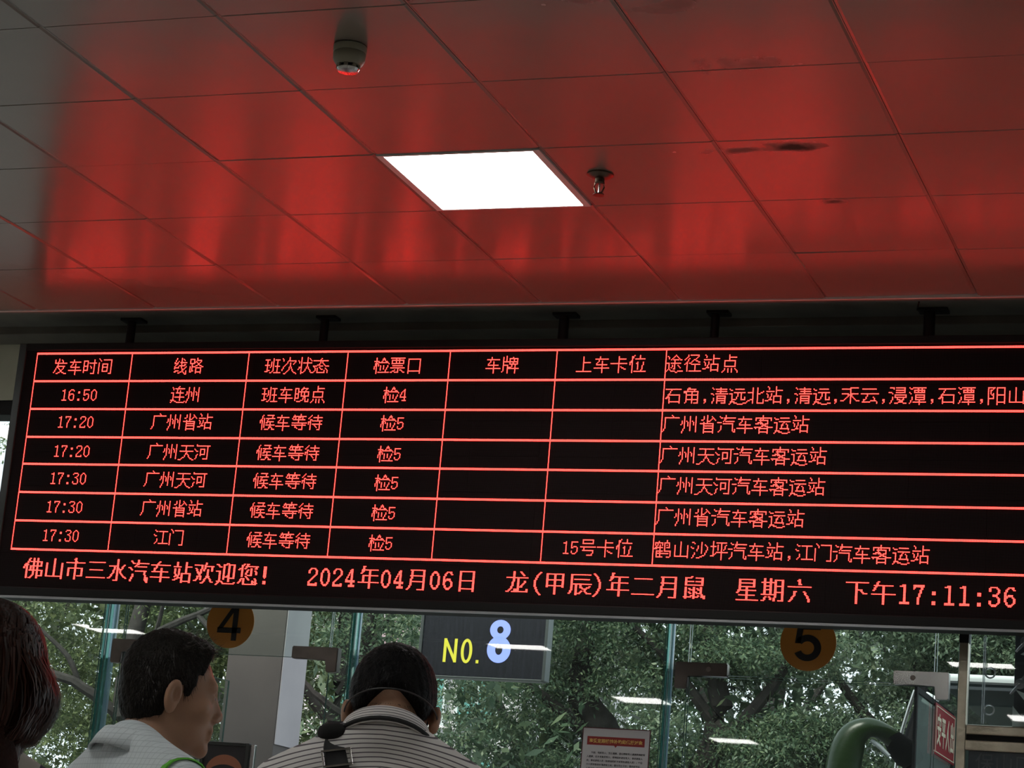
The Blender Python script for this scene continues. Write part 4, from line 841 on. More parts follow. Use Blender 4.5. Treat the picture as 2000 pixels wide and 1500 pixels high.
class Body:
    def __init__(s,h,hc,pitch,yaw,roll=0,wid=1.,vs=1.,hy=1.,tz=1.44):
        s.s=h; s.tz=tz; s.vs=vs; s.hs=np.array([1,hy,1],np.float32); s.hc=np.array(hc,np.float32); s.Rh=(rotz(yaw)@rotx(-pitch)@roty(roll)).astype(np.float32); s.w=wid
    def H(s,P): return ((P-s.hc)@s.Rh)/s.hs
    def Z(s,P): return P*np.array([1,1,1/s.vs],np.float32)
    def toh(s,p): return s.Rh@(np.array(p,np.float32)*s.hs)+s.hc
    def torso(s,P,g=0.):
        P=s.Z(P)
        w=s.w; z=P[...,2]
        d=cap(P,(-.135*w,-.01,1.355),(.135*w,-.01,1.355),.055+g,.055+g)
        for q in (-1,1):
            d=smin(d,cap(P,(q*.02,-.022,s.tz),(q*.145*w,-.012,1.378),.045+g,.048+g),.035)
        d=smin(d,ell(P,(0,-.005,1.22),(.165*w+g,.108+g,.20+g)),.05); d=smin(d,ell(P,(0,.008,1.02),(.155*w+g,.112+g,.20+g)),.06); d=smin(d,ell(P,(0,0,.90),(.165*w+g,.112+g,.12+g)),.05)
        return d
    def arms(s,P,g=0.,full=True):
        P=s.Z(P)
        d=None; w=s.w
        for q in (-1,1):
            a=cap(P,(q*.175*w,-.012,1.35),(q*.225*w,-.02,1.09),.050+g,.040+g)
            if full: a=smin(a,cap(P,(q*.225*w,-.02,1.09),(q*.235*w,.03,.86),.038+g,.026+g),.02)
            d=a if d is None else np.minimum(d,a)
        return d
    def hands(s,P):
        P=s.Z(P); d=None
        for q in (-1,1):
            x=q*.237*s.w; a=ell(P,(x,.038,.805),(.016,.038,.048)); a=smin(a,cap(P,(x,.03,.86),(x,.035,.83),.024,.024),.02)
            for k,(y,l) in enumerate(((.066,.070),(.048,.080),(.029,.076),(.011,.060))):
                m=(x-q*.002,y+.006,.770-l*.5); a=smin(a,cap(P,(x,y,.785),m,.0095,.009),.006); a=np.minimum(a,cap(P,m,(x-q*.016,y+.012,.770-l),.009,.0075))
            a=smin(a,cap(P,(x-q*.004,.062,.83),(x-q*.014,.098,.792),.013,.010),.010); a=smin(a,cap(P,(x-q*.014,.098,.792),(x-q*.016,.104,.762),.010,.0085),.004)
            d=a if d is None else np.minimum(d,a)
        return d
    def legs(s,P,g=0.,feet=True):
        P=s.Z(P); d=None
        for q in (-1,1):
            a=cap(P,(q*.088,0,.88),(q*.095,.012,.50),.088+g,.058+g); a=smin(a,cap(P,(q*.095,.012,.50),(q*.098,-.02,.09),.055+g,.036+g),.03)
            if feet: a=smin(a,smin(cap(P,(q*.098,-.035,.040),(q*.112,.13,.032),.036,.030),ell(P,(q*.098,-.02,.07),(.038,.05,.05)),.03),.03)
            d=a if d is None else np.minimum(d,a)
        return d
    def neck(s,P,g=0.):
        a=s.toh((0,-.028,-.055)); b=(0,-.02,1.36*s.vs); return cap(P,a,b,.055+g,.062+g)
    def skin(s,P):
        z0,z1=P[...,2].min(),P[...,2].max(); d=np.full(P.shape[:-1],9.,np.float32)
        if z1>.70: d=s.torso(P)
        if z0<1.45 and z1>.75: d=smin(d,s.arms(P),.03)
        if z0<.90 and z1>.66: d=smin(d,s.hands(P),.012)
        if z0<1.0: d=smin(d,s.legs(P),.03)
        if z1>1.28: d=smin(d,smin(headsdf(s.H(P)),s.neck(P),.022),.03)
        return d
def axis(*seg):
    out=[]
    for a,b,h in seg: out+=list(np.arange(a,b-1e-6,h))
    return np.array(out+[seg[-1][1]],np.float32)
skinM=mat('tan_skin',(.33,.185,.115),.5,0,.4); bs(skinM).inputs['Subsurface Weight'].default_value=.12; bs(skinM).inputs['Subsurface Radius'].default_value=(.02,.008,.004); bs(skinM).inputs['Subsurface Scale'].default_value=.3
_n=N(skinM,'ShaderNodeTexNoise'); _n.inputs['Scale'].default_value=260; _b=N(skinM,'ShaderNodeBump'); _b.inputs['Strength'].default_value=.12; _b.inputs['Distance'].default_value=.002; L(skinM,_n.outputs['Fac'],_b.inputs['Height']); L(skinM,_b.outputs[0],bs(skinM).inputs['Normal'])
HS=.22
def hairmat(name,c1,c2,rough=.42):
    m=mat(name,c1,rough,0,HS); g=N(m,'ShaderNodeNewGeometry'); r=N(m,'ShaderNodeValToRGB'); r.color_ramp.elements[0].color=(*c1,1); r.color_ramp.elements[1].color=(*c2,1)
    L(m,g.outputs['Random Per Island'],r.inputs[0]); L(m,r.outputs[0],bs(m).inputs['Base Color']); return m
def mkperson(name,label,loc,heading,body):
    e=empty(name,(loc[0],loc[1],0),label,'person',rz=heading)
    return e
def skinmesh(b,e,scale_x=.30):
    V,Q=surf(b.skin,axis((-.31,-.112,.0075),(-.112,.112,.0038),(.112,.31,.0075)),axis((-.17,.28,.0048)),axis((-.02,.62,.015),(.62,.89,.0075),(.89,1.26,.014),(1.26,1.66,.0036)))
    return obj('body',npmesh(V,Q,True),skinM,e)
def ribbons(roots,dirs,normals,length,width,segs,curl,down,name,m,parent,jit=.2):
    n=len(roots); L_=length*rng.uniform(.6,1.25,n); Pn=roots.copy(); D=dirs+rng.normal(0,jit,(n,3)); D/=np.linalg.norm(D,axis=1)[:,None]; side=np.cross(D,normals); side/=np.linalg.norm(side,axis=1)[:,None]+1e-9
    rows=[]
    for k in range(segs+1):
        wv=width*(1-.8*k/segs); rows.append(np.stack([Pn-side*wv/2,Pn+side*wv/2],1))
        D=D+np.array([0,0,-down/segs])+rng.normal(0,curl/segs,(n,3)); D/=np.linalg.norm(D,axis=1)[:,None]; Pn=Pn+D*(L_/segs)[:,None]
    A=np.stack(rows,1) # n,segs+1,2,3
    V=A.reshape(-1,3); base=(np.arange(n)*(segs+1)*2)[:,None,None]; f=np.array([[2*k,2*k+1,2*k+3,2*k+2] for k in range(segs)])[None]
    return obj(name,npmesh(V,(base+f).reshape(-1,4),True),m,parent)
def normals_of(V,Q):
    fn=np.cross(V[Q[:,2]]-V[Q[:,0]],V[Q[:,3]]-V[Q[:,1]]); vn=np.zeros_like(V)
    for k in range(4): np.add.at(vn,Q[:,k],fn)
    return vn/(np.linalg.norm(vn,axis=1)[:,None]+1e-9)
def shirt(b,e,m,zlo=.84,ztop=1.455,collar_tilt=0.,g=.014,cutz=1.50,wr=.003):
    def fn(P):
        d=np.full(P.shape[:-1],9.,np.float32); d=smin(b.torso(P,g),np.maximum(b.arms(P,g,False),1.08-P[...,2]),.02)
        x,y,z=P[...,0],P[...,1],P[...,2]
        d=d+wr*(np.sin(x*31+np.sin(z*23)*1.7)*np.cos(z*37+y*21)+.6*np.sin(z*61+x*17+y*30))
        d=np.maximum(d,zlo-z); return d
    V,Q=surf(fn,axis((-.32,.32,.006)),axis((-.18,.19,.006)),axis((.80,1.22,.013),(1.22,1.51,.005)))
    return obj('shirt',npmesh(V,Q,True),m,e)
def trousers(b,e,m):
    def fn(P): return np.maximum(np.maximum(smin(b.legs(P,.012,False),ell(P,(0,0,.9),(.172*b.w,.122,.12)),.05),.07-P[...,2]),P[...,2]-.93)
    V,Q=surf(fn,axis((-.22,.22,.012)),axis((-.16,.16,.012)),axis((.05,.96,.014))); return obj('trousers',npmesh(V,Q,True),m,e)
def shoes(b,e,m):
    for q in (-1,1):
        def fn(P): return np.maximum(smin(cap(P,(q*.098,-.04,.042),(q*.114,.14,.036),.046,.040),ell(P,(q*.098,-.025,.07),(.046,.058,.05)),.03),.002-P[...,2])
        V,Q=surf(fn,axis((q*.10-.08,q*.10+.08,.008)),axis((-.12,.21,.009)),axis((-.01,.14,.008))); obj('shoe',npmesh(V,Q,True),m,e)
def collar(e,m,c,rx,ry,h,tilt,flare=.016,name='collar',gap=28,n=72,thick=.004,fold=1.12,tiltx=0):
    V=[];F=[]
    prof=[(0,-.012),(0.001,h*.6),(.004,h),(.009,h*1.0),(flare*.7,h*.6),(flare,h*(1-fold)),(flare+.004,h*(1-fold)-.001),(flare*.7+.005,h*.62),(.012,h+.005),(.003,h+.006),(-.003,h),(-.003,-.012)]
    a0=R(gap/2); Mx=Matrix.Translation(c)@Matrix.Rotation(tilt,4,'X')@Matrix.Rotation(tiltx,4,'Y')
    for i in range(n+1):
        a=a0+(2*math.pi-2*a0)*i/n+math.pi/2; k=len(prof)
        for dr,z in prof: V.append(Mx@Vector(((rx+dr)*math.cos(a),(ry+dr)*math.sin(a),z)))
    k=len(prof)
    for i in range(n):
        for j in range(k): F.append((i*k+j,(i+1)*k+j,(i+1)*k+(j+1)%k,i*k+(j+1)%k))
    F.append(tuple(range(k))); F.append(tuple(n*k+j for j in range(k-1,-1,-1)))
    me=mesh(V,F,True); return obj(name,me,m,e)
def eyes(b,e):
    w=mat('eye_white',(.6,.57,.52),.2); ir=mat('dark_iris',(.02,.012,.008),.1)
    for q in (-1,1):
        c=b.toh((q*.031,.0775,.006)); o=MB().lathe([(0,-.0115)]+[(.0115*math.cos(R(t)),.0115*math.sin(R(t))) for t in range(-75,90,15)]+[(0,.0115)],n=18).build('eye',w,e,True,loc=tuple(c)); 
        c2=Vector(b.Rh@np.array([0,.0085,0],np.float32)); MB().lathe([(0,-.0045),(.004,-.003),(.0048,0),(.004,.003),(0,.0045)],n=12).build('iris',ir,o,True,loc=c2)
# ---------------- man 1: pale blue shirt, face turned right
H1=(-2.245,4.10); b1=Body(1.7,(0.0,.058,1.510),R(5),R(-25),wid=1.0,vs=.962,hy=.92)
p1=mkperson('person','man with dark hair and pale blue shirt, face turned to the right','',0,b1) if False else mkperson('person','man with short dark hair and pale blue checked shirt, his face turned right',H1,R(-30),b1)
skinmesh(b1,p1); eyes(b1,p1)
M['hair1']=hairmat('black_brown_hair',(.007,.006,.005),(.024,.018,.014)); M['hairbase1']=noisy('short_black_hair',(.007,.006,.005),(.013,.011,.009),40,.7,bump=.6,bscale=160,spec=.12)
def hair1(P):
    H=b1.H(P); x,y,z=H[...,0],H[...,1],H[...,2]
    d=ell(H,(0,-.020,.040),(.083,.104,.094)); d=smin(d,ell(H,(0,-.055,-.020),(.070,.058,.060)),.03); d=smin(d,ell(H,(0,.045,.085),(.060,.040,.030)),.03)
    d=d+.0018*np.sin(x*210+z*90)*np.sin(y*190+z*70)
    side=.012+.26*np.clip(z-.01,0,1)                   # temple line moves forward with height
    front=np.maximum(y-(.052+.30*np.clip(z-.045,0,.1)),-(z-.045))     # above the forehead
    front=np.maximum(front,z-.2)
    back=np.maximum(y+.018,-(z+.075)+.35*np.clip(y+.05,-.1,.04))
    mid=np.maximum(y-.040,-(z-.018)); burn=np.maximum(np.maximum(y-.036,-(z+.006)),-(y-.012))
    reg=np.minimum(np.minimum(front,back),np.minimum(mid,burn)); d=smax(d,reg,.006)
    return d
V,Q=surf(hair1,axis((-.15,.15,.0034)),axis((-.16,.20,.0034)),axis((1.37,1.65,.0034)))
obj('hair',npmesh(V,Q,True),M['hairbase1'],p1)
vn=normals_of(V,Q); Hl=(V-b1.hc)@b1.Rh
def strands(V,vn,Hl,n,mask,up,length,width,m,e,name,down=.5,curl=.5,flow=(0,.2,-1)):
    idx=np.flatnonzero(mask); i=rng.choice(idx,n); nn=vn[i]; fl=np.array(flow,float)[None]-nn*(nn@np.array(flow,float))[:,None]; fl/=np.linalg.norm(fl,axis=1)[:,None]+1e-6
    D=fl+nn*up; return ribbons(V[i]-nn*.001,D,nn,length,width,4,curl,down,name,m,e)
o=strands(V,vn,Hl,5200,vn[:,2]>-.6,.35,.016,.0010,M['hair1'],p1,'hair_strands'); o['kind']='stuff'
o=strands(V,vn,Hl,420,(Hl[:,2]>.085)&(Hl[:,1]>-.01),1.1,.030,.0011,M['hair1'],p1,'hair_tuft',down=.2,curl=1.6,flow=(.2,1,.2)); o['kind']='stuff'
M['shirt1']=noisy('pale_blue_cotton',(.60,.66,.68),(.55,.61,.63),30,.85)
def checks(m,pitch,amt):
    tc=N(m,'ShaderNodeTexCoord'); s=N(m,'ShaderNodeSeparateXYZ'); L(m,tc.outputs['Object'],s.inputs[0]); outs=[]
    for o_ in (0,2):
        a=N(m,'ShaderNodeMath',operation='MULTIPLY'); a.inputs[1].default_value=1/pitch; L(m,s.outputs[o_],a.inputs[0]); f=N(m,'ShaderNodeMath',operation='FRACT'); L(m,a.outputs[0],f.inputs[0]); c=N(m,'ShaderNodeMath',operation='LESS_THAN'); c.inputs[1].default_value=.12; L(m,f.outputs[0],c.inputs[0]); outs.append(c)
    zz=N(m,'ShaderNodeMath',operation='SUBTRACT'); zz.inputs[1].default_value=1.338; L(m,s.outputs[2],zz.inputs[0]); za=N(m,'ShaderNodeMath',operation='ABSOLUTE'); L(m,zz.outputs[0],za.inputs[0]); zl=N(m,'ShaderNodeMath',operation='LESS_THAN'); zl.inputs[1].default_value=.0011; L(m,za.outputs[0],zl.inputs[0]); z2=N(m,'ShaderNodeMath',operation='MULTIPLY'); z2.inputs[1].default_value=2.4; L(m,zl.outputs[0],z2.inputs[0]); m3=N(m,'ShaderNodeMath',operation='MAXIMUM'); L(m,z2.outputs[0],m3.inputs[0]); L(m,outs[0].outputs[0],m3.inputs[1]); outs[0]=m3
    mx=N(m,'ShaderNodeMath',operation='MAXIMUM'); L(m,outs[0].outputs[0],mx.inputs[0]); L(m,outs[1].outputs[0],mx.inputs[1]); k=N(m,'ShaderNodeMath',operation='MULTIPLY'); k.inputs[1].default_value=amt; L(m,mx.outputs[0],k.inputs[0])
    old=bs(m).inputs['Base Color'].links[0].from_socket; c=N(m,'ShaderNodeMix',data_type='RGBA'); c.inputs[7].default_value=(.20,.25,.29,1); L(m,k.outputs[0],c.inputs[0]); L(m,old,c.inputs[6]); L(m,c.outputs[2],bs(m).inputs['Base Color'])
checks(M['shirt1'],.012,.35)
shirt(b1,p1,M['shirt1']); collar(p1,M['shirt1'],(0,-.010,1.362),.072,.080,.036,R(-22),.020)
M['seam']=mat('stitched_seam',(.16,.19,.21),.9)
M['trouser']=noisy('dark_grey_cloth',(.03,.03,.035),(.022,.022,.026),20,.85); M['shoe']=mat('black_leather',(.012,.011,.01),.4)
trousers(b1,p1,M['trouser']); shoes(b1,p1,M['shoe'])
M['greencloth']=mat('bright_green_ribbon',(.10,.42,.03),.6)
def over(b,x,off,g=.014):
    out=[]
    for t in np.linspace(-100,100,15):
        c=np.array([x,-.012,1.36*b.vs]); d=np.array([0,math.sin(R(t)),math.cos(R(t))])
        for r in np.arange(.16,.02,-.002):
            if b.torso((c+d*r)[None].astype(np.float32),g)[0]<off: break
        out.append(tuple(c+d*r))
    return out
def ribbonstrap(pts,w,t,up):
    mb=MB(); rings=[]; pts=[Vector(p) for p in pts]
    for i,p in enumerate(pts):
        d=(pts[min(i+1,len(pts)-1)]-pts[max(i-1,0)]).normalized(); u=Vector(up[i]).normalized(); s=d.cross(u).normalized(); u=s.cross(d).normalized()
        ww=w[i] if isinstance(w,(list,tuple)) else w
        rings.append([mb.bm.verts.new(p+s*a*ww/2+u*b*t/2) for a,b in ((-1,-.6),(-.85,1),(.85,1),(1,-.6))])
    for a,b in zip(rings,rings[1:]):
        for k in range(4): mb.bm.faces.new((a[k],a[(k+1)%4],b[(k+1)%4],b[k]))
    mb.bm.faces.new(rings[0][::-1]); mb.bm.faces.new(rings[-1]); return mb
pts=over(b1,.186,.004); o=ribbonstrap(pts,.022,.004,[(0,p[1]+.012,p[2]-1.30) for p in pts]).build('green_strap',M['greencloth'],smooth=True)
tag(o,'bright green strap over the right shoulder of the man in the pale blue shirt','strap'); o.matrix_world=Matrix.Translation((H1[0],H1[1],-.002))@Matrix.Rotation(R(-30),4,'Z')
# ---------------- man 2: striped shirt, seen from behind, head bowed
H2=(-1.668,3.98); b2=Body(1.72,(0.004,.092,1.482),R(38),R(0),wid=1.06,vs=.972,tz=1.466)
p2=mkperson('person','man in grey pinstriped shirt seen from behind, head bowed, black strap on his shoulder',H2,R(20),b2)
skinmesh(b2,p2); eyes(b2,p2)
M['hair2']=hairmat('black_hair',(.004,.004,.0045),(.013,.012,.011)); M['hairbase2']=noisy('cropped_black_hair',(.004,.004,.0045),(.008,.007,.007),40,.7,bump=.5,bscale=170,spec=.10)
def hair2(P):
    H=b2.H(P); x,y,z=H[...,0],H[...,1],H[...,2]
    d=ell(H,(0,-.020,.040),(.0845,.106,.095)); d=smin(d,ell(H,(0,-.060,-.010),(.070,.052,.062)),.03)
    d=d+.0014*np.sin(x*230+z*90)*np.sin(y*200+z*70)
    front=np.maximum(y-.070,-(z-.050)); back=np.maximum(y+.020,-(z+.016)-.5*np.clip(np.abs(x)-.015,0,.055)); mid=np.maximum(y-.040,-(z-.015)); burn=np.maximum(np.maximum(y-.034,-(z+.012)),-(y-.012))
    return smax(d,np.minimum(np.minimum(front,back),np.minimum(mid,burn)),.008)
V,Q=surf(hair2,axis((-.15,.15,.0034)),axis((-.10,.28,.0034)),axis((1.38,1.64,.0034)))
obj('hair',npmesh(V,Q,True),M['hairbase2'],p2); vn=normals_of(V,Q); Hl=(V-b2.hc)@b2.Rh
o=strands(V,vn,Hl,4600,vn[:,2]>-.7,.30,.013,.0010,M['hair2'],p2,'hair_strands'); o['kind']='stuff'
o=strands(V,vn,Hl,16,(Hl[:,2]>.10)&(np.abs(Hl[:,0])<.05),1.3,.026,.0012,M['hair2'],p2,'hair_tuft',curl=2.5,down=.1); o['kind']='stuff'
# faded nape stubble: fine short hairs under the hairline
def nape(P):
    H=b2.H(P); d=smin(ell(H,(0,-.018,.036),(.0752,.0957,.0847)),b2.neck(P,.0006),.022); x,y,z=H[...,0],H[...,1],H[...,2]
    return np.maximum(d,np.maximum(y+.025,np.abs(z+.030+.5*np.clip(np.abs(x)-.015,0,.055))-.015))
V2,Q2=surf(nape,axis((-.11,.11,.0045)),axis((-.10,.12,.0045)),axis((1.36,1.50,.0045))); vn2=normals_of(V2,Q2)
i=rng.choice(np.flatnonzero(vn2[:,1]<-.1),2200); o=ribbons(V2[i]-vn2[i]*.0005,np.array([[0,-.2,-1.]])+vn2[i]*.2,vn2[i],.005,.0006,2,.3,.2,'nape_stubble',M['hair2'],p2); o['kind']='stuff'
# striped cloth
def stripes(name,mode):
    m=mat(name,(.42,.40,.40),.85); tc=N(m,'ShaderNodeTexCoord'); s=N(m,'ShaderNodeSeparateXYZ'); L(m,tc.outputs['Object'],s.inputs[0])
    def mth(op,a,b=None,c=None):
        n=N(m,'ShaderNodeMath',operation=op)
        for i,v in enumerate((a,b,c)):
            if v is None: continue
            if isinstance(v,(int,float)): n.inputs[i].default_value=v
            else: L(m,v,n.inputs[i])
        return n.outputs[0]
    x,y,z=s.outputs; ax=mth('ABSOLUTE',x)
    across=mth('MULTIPLY_ADD',ax,.04,mth('MULTIPLY_ADD',mth('MULTIPLY',ax,ax),1.1,mth('MULTIPLY_ADD',y,-.25,z)))
    def st(v,p,th):
        f=mth('FRACT',mth('MULTIPLY',v,1/p)); return mth('LESS_THAN',f,th)
    if mode=='body':
        a=st(across,.0085,.24); b=st(x,.0085,.26); sel=mth('LESS_THAN',mth('MULTIPLY_ADD',ax,.25,z),1.372); f=N(m,'ShaderNodeMix'); L(m,sel,f.inputs[0]); L(m,a,f.inputs[2]); L(m,b,f.inputs[3]); fac=f.outputs[0]
        seam=mth('LESS_THAN',mth('ABSOLUTE',mth('SUBTRACT',mth('MULTIPLY_ADD',ax,.25,z),1.372)),.0012); fac=mth('MAXIMUM',fac,seam)
    else: fac=st(mth('MULTIPLY_ADD',y,.45,z),.0075,.26)
    c=N(m,'ShaderNodeMix',data_type='RGBA'); c.inputs[6].default_value=(.62,.60,.58,1); c.inputs[7].default_value=(.10,.09,.10,1); L(m,fac,c.inputs[0]); L(m,c.outputs[2],bs(m).inputs['Base Color']); return m
M['stripe']=stripes('grey_pinstripe_cloth','body'); M['stripec']=stripes('grey_pinstripe_collar','c')
shirt(b2,p2,M['stripe'],wr=.002); collar(p2,M['stripec'],(0,-.004,1.412),.072,.078,.032,R(-30),.018)
trousers(b2,p2,M['trouser']); shoes(b2,p2,M['shoe'])
# black shoulder strap with pad and steel buckle (a bag carried by him)
M['web']=noisy('black_webbing',(.012,.012,.013),(.02,.02,.022),60,.7); M['pad']=noisy('black_padding',(.006,.006,.006),(.012,.012,.012),30,.95)
bag=empty('shoulder_bag',(H2[0],H2[1],0),'black shoulder bag strap with a steel buckle on the striped shirt','bag',rz=R(20))
def onshirt(x,v,axis_,off):
    # nearest shirt surface point from behind (axis y) or from above (axis z)
    for t in np.arange(0,.5,.002):
        p=np.array([[x,-.25+t,v]] if axis_=='y' else [[x,v,1.62-t]],np.float32)
        if b2.torso(p,.014)[0]<off: return tuple(float(q) for q in p[0])
    return (x,v,1.4)
top_=[onshirt(-.098,.045,'z',.004),onshirt(-.094,.012,'z',.004),onshirt(-.089,-.02,'z',.004)]
bk_=[onshirt(x,z,'y',.004) for x,z in ((-.086,1.402),(-.081,1.382),(-.074,1.355),(-.062,1.32),(-.040,1.26),(-.01,1.18),(.04,1.08),(.10,.98),(.15,.92))]
ribbonstrap(top_+bk_,.044,.005,[(0,.2,1),(0,0,1),(0,-.3,1)]+[(0,-1,.9),(0,-1,.8),(0,-1,.6),(0,-1,.3),(0,-1,.2)]+[(0,-1,0)]*4).build('strap',M['web'],bag,True)
pc=(Vector(top_[1])+Vector(bk_[0]))/2+Vector((-.004,-.004,.010)); pd=(Vector(bk_[0])-Vector(top_[0])).normalized(); pn=Vector((0,-.5,1)).normalized(); ps=pd.cross(pn).normalized(); pn=ps.cross(pd).normalized()
mb=MB(); mb.lathe([(0,-1)]+[(math.cos(R(t))**.6,math.sin(R(t))) for t in range(-80,90,10)]+[(0,1)],n=24,M=Matrix.Translation(pc)@Matrix((ps,pd,pn)).transposed().to_4x4()@Matrix.Diagonal((.031,.040,.018,1))); mb.build('shoulder_pad',M['pad'],bag,True)
c=Vector(bk_[1]); dv=(Vector(bk_[2])-Vector(bk_[0])).normalized(); nv=Vector((0,-1,.8)).normalized(); sv=dv.cross(nv).normalized(); nv=sv.cross(dv).normalized()
Bm=Matrix.Translation(c+nv*.005)@Matrix((sv,-nv,-dv)).transposed().to_4x4(); bk=MB()
for a,b in (((-.028,-.003,.013),(.028,.003,.017)),((-.028,-.003,-.017),(.028,.003,-.013)),((-.028,-.003,-.013),(-.024,.003,.013)),((.024,-.003,-.013),(.028,.003,.013))): bk.box(a,b,bev=.001,M=Bm)
bk.build('buckle',M['chrome'],bag)
MB().box((.11,-.20,.62),(.34,-.125,.92),bev=.02).build('bag_body',M['web'],bag,True)
Cm=Matrix.Translation((0,-.004,1.410))@Matrix.Rotation(R(-30),4,'X')
o=MB().tube([Cm@Vector(((.072+.025)*math.cos(R(t)),(.078+.025)*math.sin(R(t)),.002)) for t in range(-165,-14,10)],.0042,8).build('collar_shadow_line',M['web'],smooth=True)  # black tube added as the shadow under the collar's lower edge
tag(o,'thin black shadow line under the collar of the man in the striped shirt','shadow line'); o.matrix_world=Matrix.Translation((H2[0],H2[1],0))@Matrix.Rotation(R(20),4,'Z')
# spectacle / mask band round the back of his head
pts=[]
for t in np.linspace(-88,88,25):
    a=R(t); h=(.0895*math.sin(a),-.020-.1095*math.cos(a)*(1-.06),-.020-.022*math.cos(a)); pts.append(tuple(b2.toh(h)))
o=MB().tube(pts,.0016,6).build('head_band',mat('grey_elastic_band',(.03,.028,.028),.5),smooth=True)
tag(o,'thin elastic band across the back of the bowed head','headband'); o.matrix_world=Matrix.Translation((H2[0],H2[1],0))@Matrix.Rotation(R(20),4,'Z')
# ---------------- woman at the left edge, long reddish hair
H3=(-1.945,3.02); b3=Body(1.6,(0,.02,1.425),R(2),R(0),wid=.80)
class B3(Body):
    pass
p3=mkperson('person','woman with long reddish brown hair at the left edge, seen from behind',H3,R(28),b3)
def sk3(P):
    Pz=P.copy(); Pz[...,2]=P[...,2]/.886; hc=b3.hc; d=np.full(P.shape[:-1],9.,np.float32)
    z0,z1=P[...,2].min(),P[...,2].max()
    if z1>.66: d=b3.torso(Pz)
    if z0<1.40 and z1>.7: d=smin(d,b3.arms(Pz),.03)
    if z0<.86 and z1>.6: d=smin(d,b3.hands(Pz),.012)
    if z0<.95: d=smin(d,b3.legs(Pz),.03)
    if z1>1.2: d=smin(d,smin(headsdf(b3.H(P)/.93)*.93,cap(P,(0,-.005,1.37),(0,-.02,1.27),.046,.05),.022),.03)
    return d
V,Q=surf(sk3,axis((-.27,.27,.0075)),axis((-.17,.24,.0065)),axis((-.02,.58,.015),(.58,.84,.0075),(.84,1.2,.014),(1.2,1.56,.005)))
obj('body',npmesh(V,Q,True),skinM,p3); eyes(b3,p3)
M['hair3']=hairmat('reddish_brown_hair',(.014,.007,.005),(.055,.017,.010),.40); M['hairbase3']=noisy('dark_auburn_hair',(.014,.006,.004),(.024,.009,.006),30,.75,bump=.4,bscale=120,spec=.08)
def hair3(P):
    H=b3.H(P); x,y,z=H[...,0],H[...,1],H[...,2]
    d=ell(H,(0,-.014,.020),(.090,.104,.088)); d=smin(d,ell(H,(-.016,-.050,-.06),(.080,.062,.10)),.04); d=smin(d,ell(H,(.0,-.098,-.17),(.080,.045,.10)),.04); d=smin(d,ell(H,(.004,-.132,-.30),(.084,.042,.18)),.04)
    d=smin(d,cap(H,(.078,.0,-.01),(.066,-.02,-.07),.022,.016),.02); d=smin(d,cap(H,(-.082,.0,-.01),(-.080,-.02,-.16),.028,.024),.02)
    face=np.maximum(-(y-.045),z-.045); return smax(d,-(-face) if False else -np.minimum(9,np.maximum(-y+.055,z-.050)*-1*-1),.01) if False else np.maximum(d,np.minimum(y-.060,9)*1.0+0*z)
V,Q=surf(hair3,axis((-.16,.16,.0055)),axis((-.20,.14,.0055)),axis((1.0,1.56,.0055))); obj('hair',npmesh(V,Q,True),M['hairbase3'],p3)
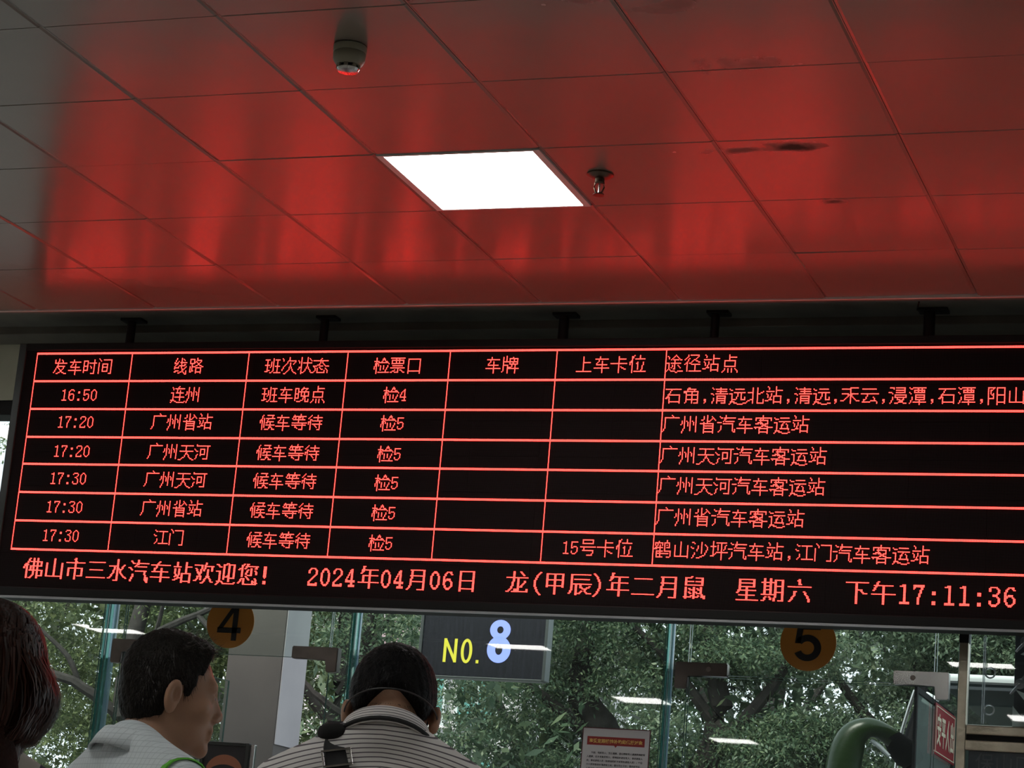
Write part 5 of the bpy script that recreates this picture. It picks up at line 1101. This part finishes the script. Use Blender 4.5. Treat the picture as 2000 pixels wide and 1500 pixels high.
# flowing locks
n=3800; V_=[];F_=[]
for k in range(n):
    a=rng.uniform(-1.0,math.pi+1.0); el=rng.uniform(.0,1.45); rx,ry,rz_=.093,.107,.091
    p=np.array([rx*math.cos(a)*math.cos(el),-.014-ry*math.sin(a)*math.cos(el),.020+rz_*math.sin(el)]); 
    if p[1]>.05: continue
    sx_=np.sign(p[0]) if abs(p[0])>.02 else 0; ph=rng.uniform(0,6.28); amp=rng.uniform(.001,.006); curlr=(p[0]>.055) and rng.random()<.7
    path=[p]; endz=rng.uniform(-.42,-.24) if not curlr else rng.uniform(-.115,-.085)
    zz=np.linspace(p[2],endz,13)[1:]
    for i,z in enumerate(zz):
        f=(i+1)/12; below=max(0,.02-z)
        rad=1.0+.06*math.sin(min(1,below/.10)*math.pi*.5)-max(0,below-.11)*1.6; rad=max(.82,1.06-max(0,below-.075)*5) if (p[0]>.02 and not curlr) else rad
        ex=p[0]/max(.35,math.cos(el)) if el<1.2 else p[0]*3; ex=np.clip(p[0]/(math.cos(el)+.05),-.093,.093)
        xx=(p[0]+(ex-p[0])*min(1,f*1.8))*rad; yy=-.014+((p[1]+.014)/(math.cos(el)+.05)-0)*1.0*rad; yy=p[1]+(np.clip(yy,-.121,.06)-p[1])*min(1,f*1.8)
        if curlr: b_=math.sin(min(1,max(0,(.02-z)/.13))*math.pi); xx+=.026*b_*rng.uniform(.9,1.1)*(1 if ph<4 else .5)
        xx+=amp*math.sin(ph+z*38); yy+=amp*math.cos(ph+z*33); path.append(np.array([xx,yy-.02*below-.55*max(0,min(below,.24)-.10),z]))
    if curlr:
        q=path[-1].copy(); 
        for s in range(3): q=q+np.array([-.016,-.002,-.006]); path.append(q.copy())
    w_=rng.uniform(.0010,.0022); base=len(V_)
    for i,q in enumerate(path):
        nrm=np.array([q[0]/.0086,(q[1]+.014)/.0114,0.]); nrm/=np.linalg.norm(nrm)+1e-6; sd_=np.cross(nrm,[0,0,1.]); qq=q+nrm*.003; ww=w_*(1-.6*i/len(path)); V_+= [qq-sd_*ww,qq+sd_*ww]
    for i in range(len(path)-1): F_.append((base+2*i,base+2*i+1,base+2*i+3,base+2*i+2))
V_=np.array(V_)@b3.Rh.T+b3.hc; o=obj('hair_locks',npmesh(V_,F_,True),M['hair3'],p3); o['kind']='stuff'
M['navy']=noisy('navy_cotton',(.010,.012,.030),(.014,.017,.04),20,.8); 
_s=N(M['navy'],'ShaderNodeSeparateXYZ'); _t=[n for n in M['navy'].node_tree.nodes if n.type=='TEX_COORD'][0]; L(M['navy'],_t.outputs['Object'],_s.inputs[0])
_a=N(M['navy'],'ShaderNodeMath',operation='ABSOLUTE'); L(M['navy'],_s.outputs[0],_a.inputs[0]); _l=N(M['navy'],'ShaderNodeMath',operation='LESS_THAN'); _l.inputs[1].default_value=.108; L(M['navy'],_a.outputs[0],_l.inputs[0])
_o=bs(M['navy']).inputs['Base Color'].links[0].from_socket; _c=N(M['navy'],'ShaderNodeMix',data_type='RGBA'); _c.inputs[7].default_value=(.50,.47,.42,1); L(M['navy'],_l.outputs[0],_c.inputs[0]); L(M['navy'],_o,_c.inputs[6]); L(M['navy'],_c.outputs[2],bs(M['navy']).inputs['Base Color'])
def top3(P):
    Pz=P.copy(); Pz[...,2]=P[...,2]/.886; d=smin(b3.torso(Pz,.012),np.maximum(b3.arms(Pz,.014,False),1.12-Pz[...,2]),.02); return np.maximum(d,.78-P[...,2])
V,Q=surf(top3,axis((-.29,.29,.008)),axis((-.16,.17,.008)),axis((.75,1.42,.009))); me=npmesh(V,Q,True); o=obj('blouse',me,M['navy'],p3)
trousers(b3,p3,M['trouser']); shoes(b3,p3,M['shoe'])
